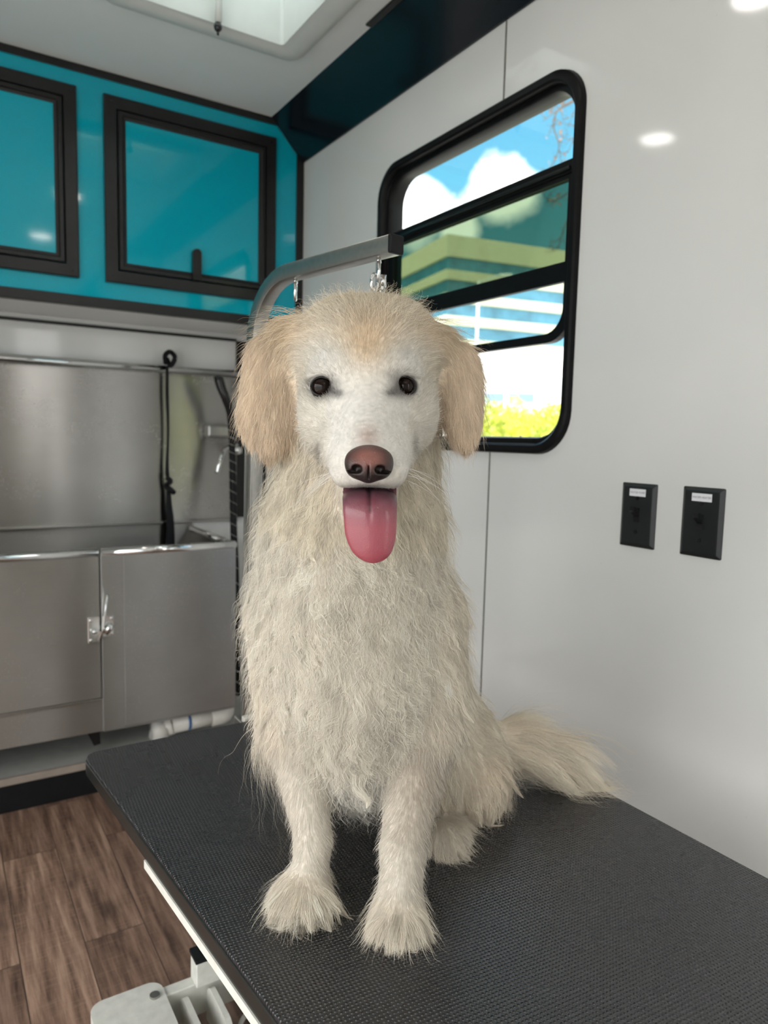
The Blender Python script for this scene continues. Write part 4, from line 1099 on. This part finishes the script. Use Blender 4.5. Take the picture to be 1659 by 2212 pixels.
    crown = (WRr[:, I['skull']]+WRr[:, I['eartop']] > .4) & (y < 715); wis = np.where(crown, 1.7, wis); curl = np.where(crown, .6, curl)
    elbow = (x < 660) & (y > 1560) & (y < 1760) & (WRr[:, I['leg']]+WRr[:, I['shoulder']] > .4) & (P[:, 1] > .80); wis = np.where(elbow, 3.0, wis)
    wis = np.where((WRr[:, I['brisket']] > .3), wis*1.1, wis)
    L = L*wis*(.55+.6*g.random(N)); stray = g.random(N) < .075; L = np.where(stray & (ST_[:, 0] > .011), L*1.45, L)
    K = 9; s = np.linspace(0, 1, K)
    lift = np.where(stray, lift*2.4, lift)
    grav = np.clip(ST_[:, 0]/.045, 0, 1)*.55
    # ---- clump guides
    from mathutils import kdtree
    gid = np.flatnonzero(g.random(N) < 1/np.clip(1.1e3*ST_[:, 0]*(.7+.8*g.random(N))+12, 12, 90)); kd = kdtree.KDTree(len(gid))
    for i, k in enumerate(gid): kd.insert(P[k], i)
    kd.balance()
    near = np.fromiter((kd.find(p)[1] for p in P), np.int64, N); G = gid[near]
    lock = (g.random(N) < .16)[G] & (ST_[:, 0] > .024) & ~stray; L = np.where(lock, L*1.22, L); hi0 = lock
    tw = g.random(N)*6.283; cf = (1.5+1.6*g.random(N)); 
    T2 = np.cross(NR, FL)
    pts = np.empty((N, K, 3)); pts[:, 0] = P - NR*.0006
    pos = pts[:, 0].copy()
    cl = curl
    for k in range(1, K):
        t = s[k]
        d = NR*(lift*(1-.75*t))[:, None] + FL + np.array([0, 0, -1.0])*(grav*t)[:, None]
        ph = tw[G]*.8 + tw*.2 + cf[G]*t*5.0
        d = d + T2*(np.sin(ph)*cl*(.25+t))[:, None] + NR*(np.cos(ph)*cl*.6*t)[:, None]
        d /= np.linalg.norm(d, axis=1)[:, None]
        pos = pos + d*(L/(K-1))[:, None]; pts[:, k] = pos
    # pull strands to their guide
    Gp = pts[G]
    cs = np.clip(ST_[:, 0]/.03, .0, 1)*.62*(~stray)*(ST_[:, 0] > .008); cs = np.where(lock, .97, cs)
    off = Gp - pts
    m = np.clip((np.linalg.norm(off[:, 0], axis=1) < .012)*1.0, 0, 1)
    wgt = (cs*m)[:, None]*(s[None, :]**1.3)
    lenr = np.minimum(1, L[G]/np.maximum(L, 1e-4))
    pts = pts + off*wgt[:, :, None]*lenr[:, None, None]
    pts[..., 2] = np.maximum(pts[..., 2], DZ+.0006+.0008*g.random((N, 1)))
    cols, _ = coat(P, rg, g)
    cv_ = 1+.09*g.normal(size=N); wv = np.clip(ST_[:, 0]/.03, 0, 1); hi = (g.random(N) < .09) | (lock & (g.random(N) < .5)); cols = np.clip(cols*(1+(cv_[G]-1)*wv)[:, None]*np.where(hi, 1.16, .97)[:, None], .01, .95)
    def hair(name, pts, cols, rn, rad, parent):
        n, k = pts.shape[:2]
        cu = bpy.data.hair_curves.new(name); cu.add_curves([k]*n)
        cu.attributes['position'].data.foreach_set('vector', to_world(pts.reshape(-1, 3)).astype(np.float32).ravel())
        ra = cu.attributes.new('radius', 'FLOAT', 'POINT') if 'radius' not in cu.attributes else cu.attributes['radius']
        prof = 1-.8*np.linspace(0, 1, k)**1.5
        ra.data.foreach_set('value', (rad[:, None]*prof[None, :]).astype(np.float32).ravel())
        set_color(cu, cols, 'coat', 'CURVE')
        nv = cu.attributes.new('root_normal', 'FLOAT_VECTOR', 'CURVE'); nv.data.foreach_set('vector', to_world(rn).astype(np.float32).ravel())
        cu.materials.append(MT['fur'])
        o = bpy.data.objects.new(name, cu); COL.objects.link(o); o.parent = parent; o.matrix_parent_inverse = world_of(parent).inverted()
        return o
    rad = (.00009+.00006*g.random(N))*np.where(ST_[:, 0] < .009, .85, 1.0)*np.where(hi & (ST_[:, 0] > .01), 1.35, 1.0)
    er = (WRr[:, I['ear']]+WRr[:, I['eartop']] > .5)
    tl_ = WRr[:, I['tail']] > .5
    for nm, mk in (('coat_fur', ~er & ~tl_), ('ear_fur', er & (x < 792)), ('ear_fur', er & (x >= 792)), ('tail_fur', tl_)):
        o = hair(nm, pts[mk], cols[mk], NR[mk], rad[mk], dog)
        if nm == 'ear_fur': o['label'] = 'golden ear fur'
    # whiskers
    wp = []
    for sd in (-1, 1):
        for i in range(7):
            a0 = at(797+sd*(62+g.random()*22), 1000+g.random()*40, .668); Lw = .035+.025*g.random()
            d0 = np.array([sd*1.0, -.05+.3*g.random(), -.05-.55*g.random()]); d0 /= np.linalg.norm(d0); row = [a0]
            for k in range(1, 9): d0 = d0+np.array([0, .05, -.07]); d0 /= np.linalg.norm(d0); row.append(row[-1]+d0*Lw/8)
            wp.append(row)
    wp = np.array(wp); hair('whiskers', wp, np.full((len(wp), 3), .85), np.tile([0, -1.0, 0], (len(wp), 1)), np.full(len(wp), .00014), dog)

    # ---- nose leather
    c = NOSE
    def nose_sdf(Q):
        e = lambda o, r: prim_sdf(Q, ('e', (c+np.array(o), np.array(r), 0.0)))
        d = e((0, .004, .003), (.0200, .015, .0125))
        d = smin(d, e((0, -.001, -.005), (.0110, .0125, .0125)), np.float32(.008))
        for sd in (-1, 1):
            d = smin(d, e((sd*.0105, .001, -.003), (.0098, .0125, .0105)), np.float32(.006))
            n1 = e((sd*.0098, -.0115, -.0050), (.0046, .0070, .0038))
            d = -smin(-d, n1, np.float32(.002))
            n2 = e((sd*.0150, -.0070, -.0075), (.0050, .0080, .0014))
            d = -smin(-d, n2, np.float32(.0015))
        d = -smin(-d, e((0, -.0140, -.0100), (.0007, .0060, .0090)), np.float32(.002))
        return d
    nv, nf = surface_nets(nose_sdf, c-np.array([.024, .024, .024]), c+np.array([.024, .022, .022]), .0008)
    nv = relax(nv, nf, 1, .4)
    me2 = np_mesh('nose', to_world(nv), nf); r = (nv-c)
    pink = np.exp(-((r[:, 0]/.0135)**2 + ((r[:, 2]-.005)/.0085)**2)); pink = np.clip(pink*1.25, 0, 1)[:, None]
    nc = np.array([.018, .012, .012])*(1-pink) + np.array([.36, .135, .105])*pink
    nc *= .55; nc *= np.where((np.abs(np.abs(r[:, 0])-.0098) < .0042) & (np.abs(r[:, 2]+.005) < .0036) & (r[:, 1] > -.0115), .2, 1)[:, None]
    set_color(me2, nc); link('nose', me2, 'nose', dog, True)['label'] = 'pinkish brown nose'
    # ---- eyes and lids
    for i, e in enumerate(EYES):
        w = to_world(e+np.array([0, .0022, 0])); bm = nb(); ball(bm, (0, 0, 0), .0118, (1, 1, 1), 28, 18)
        bm.transform(Matrix.Translation(w)); eo = obj('eye', bm, 'eye', dog, True)
        rows = []; sd = -1 if i == 0 else 1
        for k in range(28):
            an = 2*math.pi*k/28; uu = .0112*math.cos(an); zz = (.0090 if math.sin(an) > 0 else .0088)*math.sin(an)
            if uu*-sd > 0: uu *= 1.22; zz *= (1-.25*abs(math.cos(an)))
            ww = -math.sqrt(max(.0128**2-min(uu*uu, .0112**2)*.9-zz*zz, 0))*.9
            rows.append(to_world(e+np.array([uu, ww+.0012, zz])))
        obj('eyelid', tube(nb(), [Vector(p) for p in rows], .0009, 8, closed=True), 'lid', eo, True)
    # ---- mouth lining and tongue
    mc = at(797, 1064, .684); bm = nb(); ball(bm, (0, 0, 0), 1.0, (.0252, .028, .0052), 20, 12)
    R3 = Matrix(((UX[0], WX[0], 0), (UX[1], WX[1], 0), (0, 0, 1))).to_4x4()
    bm.transform(Matrix.Translation(to_world(mc)) @ R3); obj('mouth_lining', bm, 'mouth', dog, True)
    path = spline([at(799, 1058, .700), at(799, 1060, .670), at(799, 1070, .645), at(799, 1100, .6335), at(800, 1150, .6320), at(803, 1195, .6325), at(805, 1216, .6340)], 8)
    Pn = np.array(path); 
    ac0 = np.concatenate([[0], np.cumsum(np.linalg.norm(np.diff(Pn, axis=0), axis=1))]); th = np.linspace(0, math.pi/2, 19)[1:]; ts = np.concatenate([np.linspace(0, .74, 30), .74+.26*np.sin(th)])*ac0[-1]; WF = np.concatenate([np.ones(30), np.cos(th*.985)**.80]); Pn = np.stack([np.interp(ts, ac0, Pn[:, c]) for c in range(3)], 1); m = len(Pn)
    acc = np.concatenate([[0], np.cumsum(np.linalg.norm(np.diff(Pn, axis=0), axis=1))]); tt = acc/acc[-1]
    U = 25; top, bot, col = [], [], []
    for k in range(m):
        t_ = (Pn[min(k+1, m-1)]-Pn[max(k-1, 0)]); t_ /= np.linalg.norm(t_)
        nrm = np.cross(np.array([1.0, 0, 0]), t_); nrm /= np.linalg.norm(nrm)
        if nrm[1] > 0: nrm = -nrm
        if k < m*0.25 and nrm[2] < 0: nrm = nrm
        wd = .0238*(1+.05*math.sin(tt[k]*5))
        wd *= WF[k]
        for j in range(U):
            uu = -1+2*j/(U-1); hgt = .0042*max(.3, WF[k])*math.sqrt(max(0, 1-uu*uu))
            gro = -.0030*math.exp(-(uu/.07)**2)*max(0, 1-abs(tt[k]-.42)/.30)
            dome_ = -.0045*uu*uu*WF[k]
            p = Pn[k]+np.array([1.0, 0, 0])*uu*wd
            top.append(p+nrm*(hgt+gro+dome_)); bot.append(p+nrm*(-hgt*.8+dome_))
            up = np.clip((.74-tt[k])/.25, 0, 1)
            cc = np.array([.42, .085, .115])*(1-up)+np.array([.16, .060, .085])*up  # purple shade of the mouth put into the upper tongue's colour
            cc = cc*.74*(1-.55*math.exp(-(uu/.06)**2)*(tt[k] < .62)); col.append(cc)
    tv = np.array(top+bot); o2 = m*U; fs = []
    for k in range(m-1):
        for j in range(U-1):
            i0 = k*U+j; fs.append((i0, i0+1, i0+U+1, i0+U)); fs.append((o2+i0, o2+i0+U, o2+i0+U+1, o2+i0+1))
        for j in (0, U-1):
            i0 = k*U+j; fs.append((i0, i0+U, o2+i0+U, o2+i0))
    fs += [((m-1)*U+j, (m-1)*U+j+1, o2+(m-1)*U+j+1, o2+(m-1)*U+j) for j in range(U-1)]
    me3 = np_mesh('tongue', to_world(tv), np.array(fs)); set_color(me3, np.array(col+col))
    bm = bmesh.new(); bm.from_mesh(me3); bmesh.ops.recalc_face_normals(bm, faces=bm.faces[:]); bm.to_mesh(me3); bm.free()
    to = link('tongue', me3, 'tongue', dog, True); to['label'] = 'pink tongue hanging out'
    md = to.modifiers.new('sub', 'SUBSURF'); md.levels = 1; md.render_levels = 1
FUR_DENSITY = 1.0
build_dog()
